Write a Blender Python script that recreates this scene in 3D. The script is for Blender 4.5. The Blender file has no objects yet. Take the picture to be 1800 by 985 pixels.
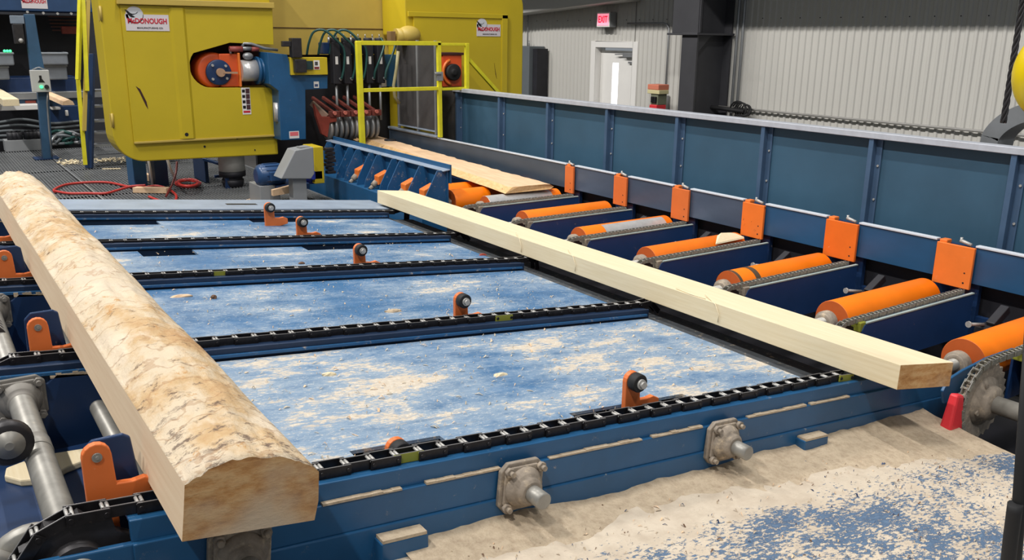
import bpy, bmesh, math, random
from mathutils import Vector, Matrix
random.seed(7)
sc = bpy.context.scene
COL = sc.collection
PI = math.pi
# ------------------------------------------------------------------ camera (solved from the vanishing points of the deck, the roll case and the verticals)
F, YAW, PITCH, ROLL, SL = 1538.15, .5997, .2721, .0119, .0957
CAM = Vector((0, 0, 2.2))
fw = Vector((math.sin(YAW)*math.cos(PITCH), math.cos(YAW)*math.cos(PITCH), -math.sin(PITCH)))
r0 = Vector((math.cos(YAW), -math.sin(YAW), 0)); u0 = r0.cross(fw)
rt = r0*math.cos(ROLL)+u0*math.sin(ROLL); up = -r0*math.sin(ROLL)+u0*math.cos(ROLL)
cam = bpy.data.cameras.new('camera'); camo = bpy.data.objects.new('camera', cam); COL.objects.link(camo)
M = Matrix((rt, up, -fw)).transposed().to_4x4(); M.translation = CAM
camo.matrix_world = M
cam.sensor_width = 36; cam.sensor_fit = 'HORIZONTAL'; cam.lens = F/1800*36; cam.clip_start = .05; cam.clip_end = 200
sc.camera = camo
def ray(x, y): return rt*((x-900)/F)-up*((y-492.5)/F)+fw
def ax(x, y, X): d = ray(x, y); return CAM+d*(X/d.x)          # point of the plane X = const
def ay(x, y, Y): d = ray(x, y); return CAM+d*(Y/d.y)
def az(x, y, z): d = ray(x, y); return CAM+d*((z-2.2)/d.z)
def dz(X, off=0): return 1.095-.096*X+off                        # height of the sloping deck
def D(X, Y, off=0): return Vector((X, Y, dz(X, off)))
def lin(c): return tuple((v/12.92 if v <= .04045 else ((v+.055)/1.055)**2.4) for v in (k/255 for k in c))+(1,)
# ------------------------------------------------------------------ materials
def nt(name):
    m = bpy.data.materials.new(name); m.use_nodes = True
    t = m.node_tree; return m, t, t.nodes['Principled BSDF']
def N(t, kind, **kw):
    n = t.nodes.new('ShaderNode'+kind)
    for k, v in kw.items():
        if k in n.inputs: n.inputs[k].default_value = v
        else: setattr(n, k, v)
    return n
def noise(t, src, scale, detail=4, rough=.55, stretch=None):
    if stretch:
        mp = N(t, 'Mapping'); mp.inputs['Scale'].default_value = stretch; t.links.new(src, mp.inputs['Vector']); src = mp.outputs['Vector']
    n = N(t, 'TexNoise'); n.inputs['Scale'].default_value = scale; n.inputs['Detail'].default_value = detail; n.inputs['Roughness'].default_value = rough
    t.links.new(src, n.inputs['Vector']); return n.outputs['Fac']
def ramp(t, fac, stops):
    r = N(t, 'ValToRGB'); e = r.color_ramp.elements
    while len(e) < len(stops): e.new(.5)
    for k, (p, c) in zip(e, stops): k.position = p; k.color = c if len(c) == 4 else (*c, 1)
    t.links.new(fac, r.inputs['Fac']); return r.outputs['Color']
def mix(t, fac, a, b, mode='MIX'):
    n = N(t, 'Mix', data_type='RGBA', blend_type=mode)
    for s, v in ((n.inputs[0], fac), (n.inputs[6], a), (n.inputs[7], b)):
        if isinstance(v, (int, float)): s.default_value = v
        elif isinstance(v, tuple): s.default_value = v
        else: t.links.new(v, s)
    return n.outputs[2]
def math_(t, op, a, b=0.0, c=None):
    n = N(t, 'Math', operation=op)
    for i, v in enumerate((a, b, c)):
        if v is None: continue
        if isinstance(v, (int, float)): n.inputs[i].default_value = v
        else: t.links.new(v, n.inputs[i])
    return n.outputs[0]
def smooth(t, v, lo, hi):
    n = N(t, 'MapRange', interpolation_type='SMOOTHSTEP'); t.links.new(v, n.inputs[0]); n.inputs[1].default_value = lo; n.inputs[2].default_value = hi
    return n.outputs[0]
def bump(t, b, h, strength, dist=.01):
    n = N(t, 'Bump'); n.inputs['Strength'].default_value = strength; n.inputs['Distance'].default_value = dist
    t.links.new(h, n.inputs['Height']); t.links.new(n.outputs['Normal'], b.inputs['Normal'])
def pos(t): return N(t, 'NewGeometry').outputs['Position']
def shade(c, k): return tuple(min(1, v*k) for v in c[:3])+(1,)
SAW = lin((208, 188, 160))
def paint(name, c, rough=.45, metal=0, var=.18, scale=5, dust=0, dustc=SAW, wear=None, stretch=(1, 1, 1), bmp=0):
    m, t, b = nt(name); p = pos(t); c = lin(c)
    n = noise(t, p, scale, 5, .6, stretch)
    col = ramp(t, n, [(.25, shade(c, 1-var)), (.75, shade(c, 1+var))])
    if wear:
        w = smooth(t, noise(t, p, wear[1], 8, .7, wear[3] if len(wear) > 3 else None), wear[2], wear[2]+.06)
        col = mix(t, w, col, lin(wear[0]))
    if dust:
        d = smooth(t, noise(t, p, 22, 8, .75), .66-.35*dust, .82-.2*dust)
        col = mix(t, d, col, dustc)
    t.links.new(col, b.inputs['Base Color']); b.inputs['Roughness'].default_value = rough; b.inputs['Metallic'].default_value = metal
    if bmp: bump(t, b, noise(t, p, 40, 6, .7), bmp, .004)
    return m
def flat(name, c, rough=.5, metal=0, emit=0):
    m, t, b = nt(name); b.inputs['Base Color'].default_value = lin(c); b.inputs['Roughness'].default_value = rough; b.inputs['Metallic'].default_value = metal
    if emit: b.inputs['Emission Color'].default_value = lin(c); b.inputs['Emission Strength'].default_value = emit
    return m
BLUE = paint('blue_paint', (32, 84, 126), .38, var=.15, dust=.12)
BLUED = paint('dusty_blue_paint', (36, 86, 130), .4, var=.15, dust=.3)
NAVY = paint('navy_paint', (24, 50, 88), .4, var=.15, dust=.05)
STEELB = paint('guard_blue', (52, 84, 106), .48, 0, var=.18, scale=1.5, wear=((84, 104, 116), 30, .74), bmp=.05)
GREYB = paint('grey_blue_steel', (146, 160, 178), .38, .05, dust=.2)
BEAMB = paint('beam_blue', (32, 64, 112), .38, var=.12, dust=.08)
ORANGE = paint('orange_paint', (230, 120, 48), .4, var=.1, dust=.04)
ORANGED = paint('worn_orange_paint', (218, 112, 52), .5, var=.1, wear=((80, 42, 26), 34, .66, (1, 1, .5)), dust=.12)
ROLLO = paint('roll_orange', (244, 122, 2), .42, var=.08, wear=((110, 60, 20), 26, .72, (.6, 2, 2)))
RUSTO = paint('roll_end_orange', (196, 92, 36), .6, var=.15)
YEL = paint('machine_yellow', (196, 172, 34), .42, var=.07, scale=1.6, wear=((90, 66, 30), 14, .8))
YELB = paint('bright_yellow', (214, 206, 40), .45, var=.12, scale=12, wear=((150, 150, 70), 30, .68))
YELD = paint('faded_yellow', (190, 164, 78), .5, var=.1, scale=2)
SILVER = paint('worn_silver', (196, 194, 192), .3, .35, var=.12, scale=20)
STEEL = paint('shaft_steel', (150, 147, 140), .42, .35, var=.2, scale=16, dust=.12)
DSTEEL = paint('dark_steel', (52, 50, 52), .42, .4, var=.3, scale=20, dust=.05)
CHAINM = paint('oily_chain', (44, 42, 44), .35, .6, var=.35, scale=50, dust=.05)
LITWORN = paint('lit_worn_edge', (120, 118, 118), .45, .2)  # pale tone paints the lit look of the worn chain plate tops
PINM = paint('chain_pin', (176, 174, 170), .45, .3, var=.2, scale=60)
DCHAIN = paint('dusty_chain', (150, 146, 134), .5, .35, var=.3, scale=60, dust=.25)
DIRTY = paint('dust_covered_casting', (150, 138, 124), .8, .1, var=.3, scale=30, dust=.45, bmp=.5)
BLACK = flat('black', (16, 16, 18), .5)
DARK = paint('dark_machine', (30, 30, 36), .6, var=.4, scale=4)
RUBBER = flat('rubber', (24, 24, 26), .7)
CREAM = paint('grey_enclosure', (168, 170, 168), .45, var=.04)
GREY = paint('console_grey', (140, 142, 144), .45, var=.05)
DGREY = paint('cabinet_grey', (98, 104, 108), .5, var=.06)
WHITE = flat('white', (225, 222, 218), .5)
DWHITE = paint('door_white', (226, 224, 220), .5, var=.03)
REDM = paint('red_casting', (150, 62, 48), .55, var=.25, scale=14)
REDD = paint('dark_red_casting', (112, 52, 44), .55, var=.3, scale=18)
REDP = flat('red_plastic', (214, 50, 58), .45)
REDL = flat('red_label', (196, 40, 56), .5)
REDH = flat('red_hose', (184, 52, 46), .45)
MAROON = paint('maroon_inside', (62, 26, 24), .7, var=.2)
GREENH = flat('green_hose', (34, 76, 72), .4)
GREENL = flat('green_lamp', (60, 230, 130), .4, emit=2.5)
DGLASS = paint('dark_smoked_panel', (74, 72, 72), .3, .1, var=.25, scale=3, dust=.12)
GALV = paint('galvanised', (150, 152, 154), .4, .5, var=.15)
YGREEN = flat('painted_link_yellow', (140, 142, 50), .5)
EDGE = paint('bright_edge', (200, 206, 214), .4, var=.08, scale=20)
SHADEB = paint('shaded_blue_channel', (20, 42, 70), .5, var=.2, dust=.06)  # beam blue darkened: shade on the camera-facing sides is put into the colour
COLM = paint('dark_column_paint', (58, 58, 62), .55, var=.1)
WALLM = paint('wall_sheet', (192, 190, 184), .5, var=.03, scale=.8)
CONC = paint('concrete', (62, 60, 58), .85, var=.25, scale=3, dust=.1)
FARW = paint('far_wall', (44, 46, 52), .8, var=.15)
def wood(name, c, c2, grain=(30, 1.2, 30), rough=.65, spots=0, spotc=(120, 78, 40)):
    m, t, b = nt(name); p = pos(t); c, c2 = lin(c), lin(c2)
    g = noise(t, p, 3, 6, .6, grain)
    col = ramp(t, g, [(.3, c), (.7, c2)])
    if spots:
        s = smooth(t, noise(t, p, 9, 8, .7, (1.6, .8, 1)), spots, spots+.12); col = mix(t, s, col, lin(spotc))
    t.links.new(col, b.inputs['Base Color']); b.inputs['Roughness'].default_value = rough
    bump(t, b, g, .15, .003); return m
WOOD = wood('sawn_wood', (222, 204, 166), (232, 217, 184))
WOODC = wood('cant_side', (222, 194, 160), (232, 208, 176), (20, .8, 20))
def wood_end():
    m, t, b = nt('end_grain'); p = pos(t)
    n = noise(t, p, 14, 8, .7, (1, 1, 2.2)); n2 = noise(t, p, 4, 3, .5)
    col = ramp(t, n, [(.28, lin((142, 92, 48))), (.45, lin((186, 136, 82))), (.62, lin((206, 166, 116))), (.8, lin((168, 122, 72)))])
    col = mix(t, smooth(t, n2, .5, .72), col, lin((196, 176, 150)))
    t.links.new(col, b.inputs['Base Color']); b.inputs['Roughness'].default_value = .8; bump(t, b, n, .5, .006); return m
ENDW = wood_end()
def cant_top():
    m, t, b = nt('debarked_top'); p = pos(t)
    n1 = noise(t, p, 3.4, 8, .68, (1, .8, 1)); n2 = noise(t, p, 9, 9, .75, (1.6, 1, 1.6)); n3 = noise(t, p, 15, 10, .8, (.8, 1.3, 1)); n4 = noise(t, p, 5, 5, .6, (1, .6, 1))
    col = ramp(t, n1, [(.3, lin((214, 198, 176))), (.48, lin((218, 199, 170))), (.58, lin((204, 172, 128))), (.7, lin((184, 140, 92)))])
    col = mix(t, smooth(t, n2, .57, .66), col, lin((198, 150, 92)))
    col = mix(t, smooth(t, n4, .54, .66), col, lin((226, 208, 182)))
    col = mix(t, math_(t, 'MULTIPLY', smooth(t, n3, .56, .62), smooth(t, n1, .44, .56)), col, lin((104, 76, 56)))
    sep = N(t, 'SeparateXYZ'); t.links.new(p, sep.inputs[0])
    torn = smooth(t, sep.outputs[1], 2.5, 2.05)                       # torn grey-brown fibres near the butt end
    col = mix(t, math_(t, 'MULTIPLY', math_(t, 'MULTIPLY', torn, .85), math_(t, 'MULTIPLY', smooth(t, n3, .52, .58), smooth(t, n4, .64, .48))), col, lin((112, 92, 78)))
    cr = N(t, 'TexWave', wave_type='BANDS', bands_direction='Y'); cr.inputs['Scale'].default_value = 2.2; cr.inputs['Distortion'].default_value = 14; cr.inputs['Detail'].default_value = 4; cr.inputs['Detail Scale'].default_value = 2.5
    t.links.new(p, cr.inputs['Vector'])
    col = mix(t, math_(t, 'MULTIPLY', smooth(t, cr.outputs['Fac'], .94, .99), .4), col, lin((160, 116, 74)))
    t.links.new(col, b.inputs['Base Color']); b.inputs['Roughness'].default_value = .75
    bump(t, b, math_(t, 'ADD', n2, math_(t, 'MULTIPLY', cr.outputs['Fac'], .15)), .8, .016); return m
TOPW = cant_top()
SLABT = wood('slab_face', (216, 178, 140), (232, 200, 164), (8, 1, 8), .75)
SLABE = wood('slab_edge', (208, 162, 104), (232, 196, 146), (12, 6, 12), .8, .6)
def deckmat(name, k, base=(58, 106, 150)):
    """blue paint under drifted sawdust, fine flecks and drag marks; k = amount"""
    m, t, b = nt(name); p = pos(t)
    big = noise(t, p, 2.3, 4, .6, (.85, 1.3, 1)); mid = noise(t, p, 8, 7, .75, (.6, 1.3, 1)); fine = noise(t, p, 60, 6, .8, (.55, 1.5, 1)); tiny = noise(t, p, 190, 3, .7, (.5, 1.3, 1))
    line = noise(t, p, 7, 2, .5, (.05, 5, 1))
    blue = ramp(t, mid, [(.3, shade(lin(base), .82)), (.7, shade(lin(base), 1.15))])
    film = math_(t, 'ADD', math_(t, 'MULTIPLY', big, .5), math_(t, 'ADD', math_(t, 'MULTIPLY', mid, .3), math_(t, 'MULTIPLY', fine, .2)))
    col = mix(t, math_(t, 'MULTIPLY', smooth(t, film, .5-.22*k, .7-.22*k), .8), blue, lin((156, 172, 186)))
    s = math_(t, 'ADD', math_(t, 'ADD', math_(t, 'MULTIPLY', big, .4), math_(t, 'MULTIPLY', mid, .3)), math_(t, 'ADD', math_(t, 'MULTIPLY', fine, .22), math_(t, 'MULTIPLY', line, .08)))
    mask = smooth(t, s, .603-.15*k, .648-.15*k)
    sd = ramp(t, fine, [(.3, lin((182, 168, 148))), (.7, lin((208, 196, 178)))])
    grit = smooth(t, math_(t, 'ADD', math_(t, 'MULTIPLY', tiny, .55), math_(t, 'ADD', math_(t, 'MULTIPLY', fine, .35), math_(t, 'MULTIPLY', mask, .22))), .5, .6)
    col = mix(t, math_(t, 'MULTIPLY', mask, math_(t, 'MULTIPLY_ADD', grit, .85, .12)), col, sd)
    fl = smooth(t, math_(t, 'ADD', math_(t, 'MULTIPLY', tiny, .5), math_(t, 'ADD', math_(t, 'MULTIPLY', fine, .42), math_(t, 'MULTIPLY', big, .1))), .565, .61)
    col = mix(t, math_(t, 'MULTIPLY', fl, .85), col, lin((216, 214, 206)))
    dk = smooth(t, math_(t, 'ADD', math_(t, 'MULTIPLY', noise(t, p, 11, 3, .6, (.04, 4, 1)), .7), math_(t, 'MULTIPLY', fine, .3)), .58, .66)
    col = mix(t, math_(t, 'MULTIPLY', dk, .45), col, shade(lin(base), .7))
    t.links.new(col, b.inputs['Base Color'])
    t.links.new(math_(t, 'MULTIPLY_ADD', mask, .4, .42), b.inputs['Roughness'])
    bump(t, b, math_(t, 'ADD', mask, math_(t, 'MULTIPLY', tiny, .4)), .3, .004); return m
DECK1 = deckmat('sawdusty_deck', .62); DECK2 = deckmat('lightly_dusted_deck', .36)
def dustplate():
    m, t, b = nt('sawdust_over_blue_plate'); p = pos(t)
    big = noise(t, p, 1.7, 3, .55, (.8, 1.3, 1)); mid = noise(t, p, 9, 5, .65); fine = noise(t, p, 62, 5, .75, (.6, 1.3, 1))
    s = math_(t, 'ADD', math_(t, 'MULTIPLY', big, .38), math_(t, 'ADD', math_(t, 'MULTIPLY', mid, .26), math_(t, 'MULTIPLY', fine, .58)))
    sep = N(t, 'SeparateXYZ'); t.links.new(p, sep.inputs[0])
    edge = smooth(t, sep.outputs[1], 1.6, 1.95)                      # drifted deeper against the frame
    s = math_(t, 'SUBTRACT', s, math_(t, 'MULTIPLY', edge, .16))
    hole = smooth(t, s, .617, .655)
    sd = ramp(t, mid, [(.25, lin((184, 168, 148))), (.6, lin((208, 194, 174))), (.85, lin((196, 180, 158)))])
    dk = smooth(t, noise(t, p, 42, 3, .7, (.4, 1.5, 1)), .68, .73)
    sd = mix(t, math_(t, 'MULTIPLY', dk, .6), sd, lin((112, 92, 78)))
    bl = ramp(t, fine, [(.3, lin((46, 68, 98))), (.7, lin((98, 122, 148)))])
    col = mix(t, hole, sd, bl)
    t.links.new(col, b.inputs['Base Color']); b.inputs['Roughness'].default_value = .8
    bump(t, b, math_(t, 'SUBTRACT', fine, hole), .5, .006); return m
PLATEM = dustplate()
def dustmat():
    m, t, b = nt('sawdust'); p = pos(t); n = noise(t, p, 30, 6, .75)
    col = ramp(t, n, [(.3, lin((168, 148, 124))), (.6, lin((200, 182, 156))), (.75, lin((180, 160, 134)))])
    t.links.new(col, b.inputs['Base Color']); b.inputs['Roughness'].default_value = .95; bump(t, b, n, .8, .01); return m
DUST = dustmat()
def wm(o): return (wm(o.parent) if o.parent else Matrix())@o.matrix_basis
# ------------------------------------------------------------------ mesh builder
class MB:
    def __init__(s): s.v = []; s.f = []; s.m = []; s.s = []
    def add(s, vs, fs, mi=0, sm=False):
        o = len(s.v); s.v += [Vector(v) for v in vs]
        for f in fs: s.f.append([i+o for i in f]); s.m.append(mi); s.s.append(sm)
        return s
    def box(s, a, b, mi=0):
        x0, y0, z0 = (min(a[i], b[i]) for i in range(3)); x1, y1, z1 = (max(a[i], b[i]) for i in range(3))
        return s.hexa([(x0, y0, z0), (x1, y0, z0), (x1, y1, z0), (x0, y1, z0), (x0, y0, z1), (x1, y0, z1), (x1, y1, z1), (x0, y1, z1)], mi)
    def hexa(s, v, mi=0): return s.add(v, [(0, 3, 2, 1), (4, 5, 6, 7), (0, 1, 5, 4), (1, 2, 6, 5), (2, 3, 7, 6), (3, 0, 4, 7)], mi)
    def dbox(s, X0, X1, Y0, Y1, o0, o1, mi=0):                         # box lying in the slope of the deck
        return s.hexa([D(X0, Y0, o0), D(X1, Y0, o0), D(X1, Y1, o0), D(X0, Y1, o0), D(X0, Y0, o1), D(X1, Y0, o1), D(X1, Y1, o1), D(X0, Y1, o1)], mi)
    def bar(s, p, q, w, h, mi=0, upv=(0, 0, 1)):                        # rectangular bar from p to q
        p, q = Vector(p), Vector(q); d = (q-p).normalized(); upv = Vector(upv)
        if abs(d.dot(upv)) > .98: upv = Vector((0, 1, 0))
        a = d.cross(upv).normalized()*w/2; b = a.cross(d).normalized()*h/2
        return s.hexa([p-a-b, p+a-b, q+a-b, q-a-b, p-a+b, p+a+b, q+a+b, q-a+b], mi)
    def cyl(s, p, q, r, n=20, r2=None, mi=0, caps=True, capm=None):
        p, q = Vector(p), Vector(q); d = (q-p).normalized(); r2 = r if r2 is None else r2
        a = d.orthogonal().normalized(); b = d.cross(a)
        ring = [(a*math.cos(2*PI*i/n)+b*math.sin(2*PI*i/n)) for i in range(n)]
        o = len(s.v); s.v += [p+k*r for k in ring]+[q+k*r2 for k in ring]
        for i in range(n): j = (i+1) % n; s.f.append([o+i, o+j, o+n+j, o+n+i]); s.m.append(mi); s.s.append(True)
        if caps:
            cm = mi if capm is None else capm
            s.f.append([o+i for i in range(n)][::-1]); s.m.append(cm); s.s.append(False)
            s.f.append([o+n+i for i in range(n)]); s.m.append(cm); s.s.append(False)
        return s
    def tube(s, pts, r, n=8, mi=0):
        pts = [Vector(p) for p in pts]; o = len(s.v); a = None
        for i, p in enumerate(pts):
            d = (pts[min(i+1, len(pts)-1)]-pts[max(i-1, 0)]).normalized()
            a = (a-d*a.dot(d)).normalized() if a is not None and (a-d*a.dot(d)).length > 1e-4 else d.orthogonal().normalized()
            b = d.cross(a); s.v += [p+(a*math.cos(2*PI*k/n)+b*math.sin(2*PI*k/n))*r for k in range(n)]
        for i in range(len(pts)-1):
            for k in range(n):
                j = (k+1) % n; s.f.append([o+i*n+k, o+i*n+j, o+(i+1)*n+j, o+(i+1)*n+k]); s.m.append(mi); s.s.append(True)
        s.f.append([o+k for k in range(n)][::-1]); s.f.append([o+(len(pts)-1)*n+k for k in range(n)]); s.m += [mi, mi]; s.s += [False, False]
        return s
    def prism(s, poly, axis, a, b, mi=0, sm=False):                     # polygon extruded along an axis; poly in the other two coordinates
        def P(u, v, w):
            return {'x': (w, u, v), 'y': (u, w, v), 'z': (u, v, w)}[axis]
        n = len(poly); s.add([P(u, v, a) for u, v in poly]+[P(u, v, b) for u, v in poly],
              [list(range(n))[::-1], list(range(n, 2*n))]+[[i, (i+1) % n, n+(i+1) % n, n+i] for i in range(n)], mi, False)
        return s
    def lathe(s, p, d, prof, n=24, mi=0):                               # profile [(along d, radius)]
        p = Vector(p); d = Vector(d).normalized(); a = d.orthogonal().normalized(); b = d.cross(a); o = len(s.v); k = len(prof)
        for h, r in prof: s.v += [p+d*h+(a*math.cos(2*PI*i/n)+b*math.sin(2*PI*i/n))*max(r, 1e-4) for i in range(n)]
        for q in range(k-1):
            for i in range(n): j = (i+1) % n; s.f.append([o+q*n+i, o+q*n+j, o+(q+1)*n+j, o+(q+1)*n+i]); s.m.append(mi); s.s.append(True)
        s.f.append([o+i for i in range(n)][::-1]); s.f.append([o+(k-1)*n+i for i in range(n)]); s.m += [mi, mi]; s.s += [False, False]
        return s
    def ball(s, c, r, n=20, mi=0, sc=(1, 1, 1)):
        c = Vector(c); o = len(s.v); h = n//2
        for i in range(h+1):
            for j in range(n):
                th = PI*i/h; ph = 2*PI*j/n
                s.v.append(c+Vector((r*sc[0]*math.sin(th)*math.cos(ph), r*sc[1]*math.sin(th)*math.sin(ph), r*sc[2]*math.cos(th))))
        for i in range(h):
            for j in range(n):
                k = (j+1) % n; s.f.append([o+i*n+j, o+(i+1)*n+j, o+(i+1)*n+k, o+i*n+k]); s.m.append(mi); s.s.append(True)
        return s
    def build(s, name, mats, parent=None, bevel=0, loc=None, local=False, kind=None):
        me = bpy.data.meshes.new(name); mats = mats if isinstance(mats, (list, tuple)) else [mats]
        if parent is not None and not local: inv = wm(parent).inverted(); vs = [inv@v for v in s.v]
        elif parent is None and not local:
            if loc is None:
                lo = [min(v[i] for v in s.v) for i in range(3)]; hi = [max(v[i] for v in s.v) for i in range(3)]
                loc = ((lo[0]+hi[0])/2, (lo[1]+hi[1])/2, lo[2])
            loc = Vector(loc); vs = [v-loc for v in s.v]
        else: vs = s.v
        me.from_pydata([tuple(v) for v in vs], [], s.f)
        for m in mats: me.materials.append(m)
        for p, mi, sm in zip(me.polygons, s.m, s.s): p.material_index = mi; p.use_smooth = sm
        bm = bmesh.new(); bm.from_mesh(me); bmesh.ops.remove_doubles(bm, verts=bm.verts, dist=1e-6)
        bmesh.ops.recalc_face_normals(bm, faces=bm.faces); bm.to_mesh(me); bm.free()
        o = bpy.data.objects.new(name, me); COL.objects.link(o)
        if parent is not None: o.parent = parent
        elif loc is not None: o.location = loc
        if bevel:
            b = o.modifiers.new('edge', 'BEVEL'); b.width = bevel; b.segments = 2; b.limit_method = 'ANGLE'; b.angle_limit = .7
        if kind: o['kind'] = kind
        return o
def tag(o, label, cat, group=None, kind=None):
    o['label'] = label; o['category'] = cat
    if group: o['group'] = group
    if kind: o['kind'] = kind
    return o
def thing(name, label, cat, loc, group=None, slope=False):
    o = bpy.data.objects.new(name, None); COL.objects.link(o); o.empty_display_size = .1
    o.location = loc
    if slope: o.rotation_euler = (0, SL, 0)
    return tag(o, label, cat, group)
def copy_tree(o, loc=None, label=None, parent=None):
    c = o.copy(); COL.objects.link(c)
    if parent is not None: c.parent = parent
    else:
        if loc is not None: c.location = loc
        if label: c['label'] = label
    for ch in o.children: copy_tree(ch, parent=c)
    return c
def struct(o, label=None, cat=None):
    o['kind'] = 'structure'
    if label: o['label'] = label
    if cat: o['category'] = cat
    return o
def text(s, size, mat, name, parent, origin, xdir, ydir, width=None, bold=.012, ext=.0012):
    cu = bpy.data.curves.new('t', 'FONT'); cu.body = s; cu.size = size; cu.align_x = 'CENTER'; cu.align_y = 'CENTER'; cu.extrude = ext; cu.offset = bold*size; cu.resolution_u = 3
    to = bpy.data.objects.new('t', cu); COL.objects.link(to)
    me = bpy.data.meshes.new_from_object(to.evaluated_get(bpy.context.evaluated_depsgraph_get()))
    bpy.data.objects.remove(to)
    X = Vector(xdir); Y = Vector(ydir); Z = X.cross(Y); R = Matrix((X, Y, Z)).transposed().to_4x4(); R.translation = Vector(origin)
    if width:
        xs = [v.co.x for v in me.vertices]; k = width/(max(xs)-min(xs))
        me.transform(Matrix.Diagonal((k, 1, 1, 1)))
    me.transform((wm(parent).inverted() if parent else Matrix())@R)
    me.materials.clear(); me.materials.append(mat); me.name = name
    o = bpy.data.objects.new(name, me); COL.objects.link(o)
    if parent: o.parent = parent
    return o
PA, PC, WS = 160, 820, .27
# ================================================================== THE SETTING
XW = 10.0
m = MB(); m.box((-6, -2, -.1), (XW, 22, 0)); struct(m.build('floor', CONC, loc=(0, 8, -.1)), 'dark concrete mill floor under the machines', 'floor')
# ribbed sheet wall on the right
m = MB(); prof = []; y = 1.0; pit = .105
while y < 20:
    prof += [(y, 0), (y+.05, 0), (y+.062, .016), (y+.093, .016)]; y += pit
def wall_strip(m, prof, z0, z1):
    vs = []; 
    for yy, d in prof: vs += [(XW-d, yy, z0), (XW-d, yy, z1)]
    m.add(vs, [(2*i, 2*i+1, 2*i+3, 2*i+2) for i in range(len(prof)-1)])
DY0, DY1, DZ1 = 11.16, 12.12, 2.03                                        # door opening
wall_strip(m, [q for q in prof if q[0] <= DY0], 0, 8); wall_strip(m, [q for q in prof if q[0] >= DY1], 0, 8); wall_strip(m, [q for q in prof if DY0-.06 <= q[0] <= DY1+.06], DZ1, 8)
for k in range(44): yy = 1.9+k*.315; m.box((XW-.022, yy, 2.47), (XW-.008, yy+.012, 2.482), 1)
m.box((XW+.16, 1, 0), (XW+.2, DY0, 8)); m.box((XW+.16, DY1, 0), (XW+.2, 20, 8)); m.box((XW+.16, DY0, DZ1), (XW+.2, DY1, 8))
struct(m.build('wall_right', [WALLM, DARK], loc=(XW, 10, 0)), 'pale grey ribbed metal sheet wall behind the blue guard', 'wall')
m = MB(); m.box((-6, 21.9, 0), (XW+.2, 22.1, 8)); struct(m.build('wall_back', FARW, loc=(2, 22, 0)), 'dark far wall of the mill behind the machines', 'wall')
# door
dr = thing('door_1', 'pale grey exit door with a tall narrow bright window', 'door', (XW, (DY0+DY1)/2, 0)); dr['kind'] = 'structure'
m = MB()
for a, b in ((DY0-.12, DY0), (DY1, DY1+.12)): m.box((XW-.03, a, 0), (XW+.02, b, DZ1+.1))
m.box((XW-.03, DY0, DZ1), (XW+.02, DY1, DZ1+.1)); m.build('door_frame', DWHITE, dr, .004)
m = MB(); m.box((XW, DY1-.005, 0), (XW+.16, DY1+.01, DZ1)); m.box((XW, DY0-.01, 0), (XW+.16, DY0+.005, DZ1)); m.box((XW, DY0, DZ1-.005), (XW+.16, DY1, DZ1+.01)); m.build('door_reveal', DWHITE, dr)
m = MB(); wy0, wy1, wz0, wz1 = 11.64, 11.80, .75, 1.78
m.box((XW+.1, DY0+.01, 0), (XW+.145, wy0, DZ1-.05)); m.box((XW+.1, wy1, 0), (XW+.145, DY1-.01, DZ1-.05)); m.box((XW+.1, wy0, 0), (XW+.145, wy1, wz0)); m.box((XW+.1, wy0, wz1), (XW+.145, wy1, DZ1-.05))
lf = m.build('door_leaf', DWHITE, dr)
m = MB(); m.box((XW+.118, wy0, wz0), (XW+.126, wy1, wz1)); m.build('door_window', flat('daylit_glass', (250, 252, 255), .3, emit=2.2), lf)
m = MB(); m.box((XW+.02, DY0+.03, 1.88), (XW+.1, DY0+.3, 1.95)); m.bar((XW+.05, DY0+.15, 1.93), (XW+.03, DY0+.5, 1.92), .02, .02); m.build('door_closer', GALV, lf, .004)
m = MB(); m.box((XW+.06, DY0+.03, 1.78), (XW+.1, DY0+.2, 1.81)); m.build('door_hook', GALV, lf)
# crane runway bracket column, conduits, soffit
co = thing('steel_column', 'dark grey steel building column against the ribbed wall', 'column', (9.6, 9.17, 0))
m = MB(); m.box((9.25, 9.02, 0), (9.28, 9.32, 4.6)); m.box((9.93, 9.02, 0), (9.96, 9.32, 4.6)); m.box((9.28, 9.16, 0), (9.93, 9.18, 4.6)); m.build('column_shaft', COLM, co)
m = MB(); m.box((9.2, 8.98, 2.24), (9.96, 9.58, 2.27)); m.box((9.26, 9.0, 2.27), (9.3, 9.54, 3.5)); m.box((9.3, 9.26, 2.27), (9.92, 9.29, 3.5)); m.box((9.1, 9.0, 3.5), (9.96, 9.6, 3.56)); m.prism([(9.34, 2.24), (9.6, 2.24), (9.34, 2.0)], 'y', 9.08, 9.10); m.build('column_bracket', COLM, co, .006)
m = MB(); m.box((8.25, -2, 3.56), (9.05, 21, 3.62)); m.box((8.6, -2, 3.62), (8.67, 21, 4.7)); m.box((8.25, -2, 4.7), (9.05, 21, 4.76))  # unseen beam, placed and sized to throw shade on the upper wall
struct(m.build('trim_1', COLM), 'dark out-of-view crane runway beam shading the upper ribbed wall', 'beam')
m = MB(); m.hexa([(9.55, 11.0, 2.76), (9.95, 11.0, 2.76), (9.95, 15.5, 2.50), (9.55, 15.5, 2.50), (9.55, 11.0, 3.0), (9.95, 11.0, 3.0), (9.95, 15.5, 2.75), (9.55, 15.5, 2.75)])
struct(m.build('trim_2', WALLM, bevel=.02), 'pale sloping duct high on the wall beside the machine', 'duct')
m = MB(); m.tube([(9.93, y, 1.23) for y in (2, 6, 9.2)], .016); tag(m.build('wall_pipe', paint('pipe_grey', (150, 148, 144), .5), loc=(9.94, 5, 1.1)), 'thin grey pipe running low along the ribbed wall', 'pipe')
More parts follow.
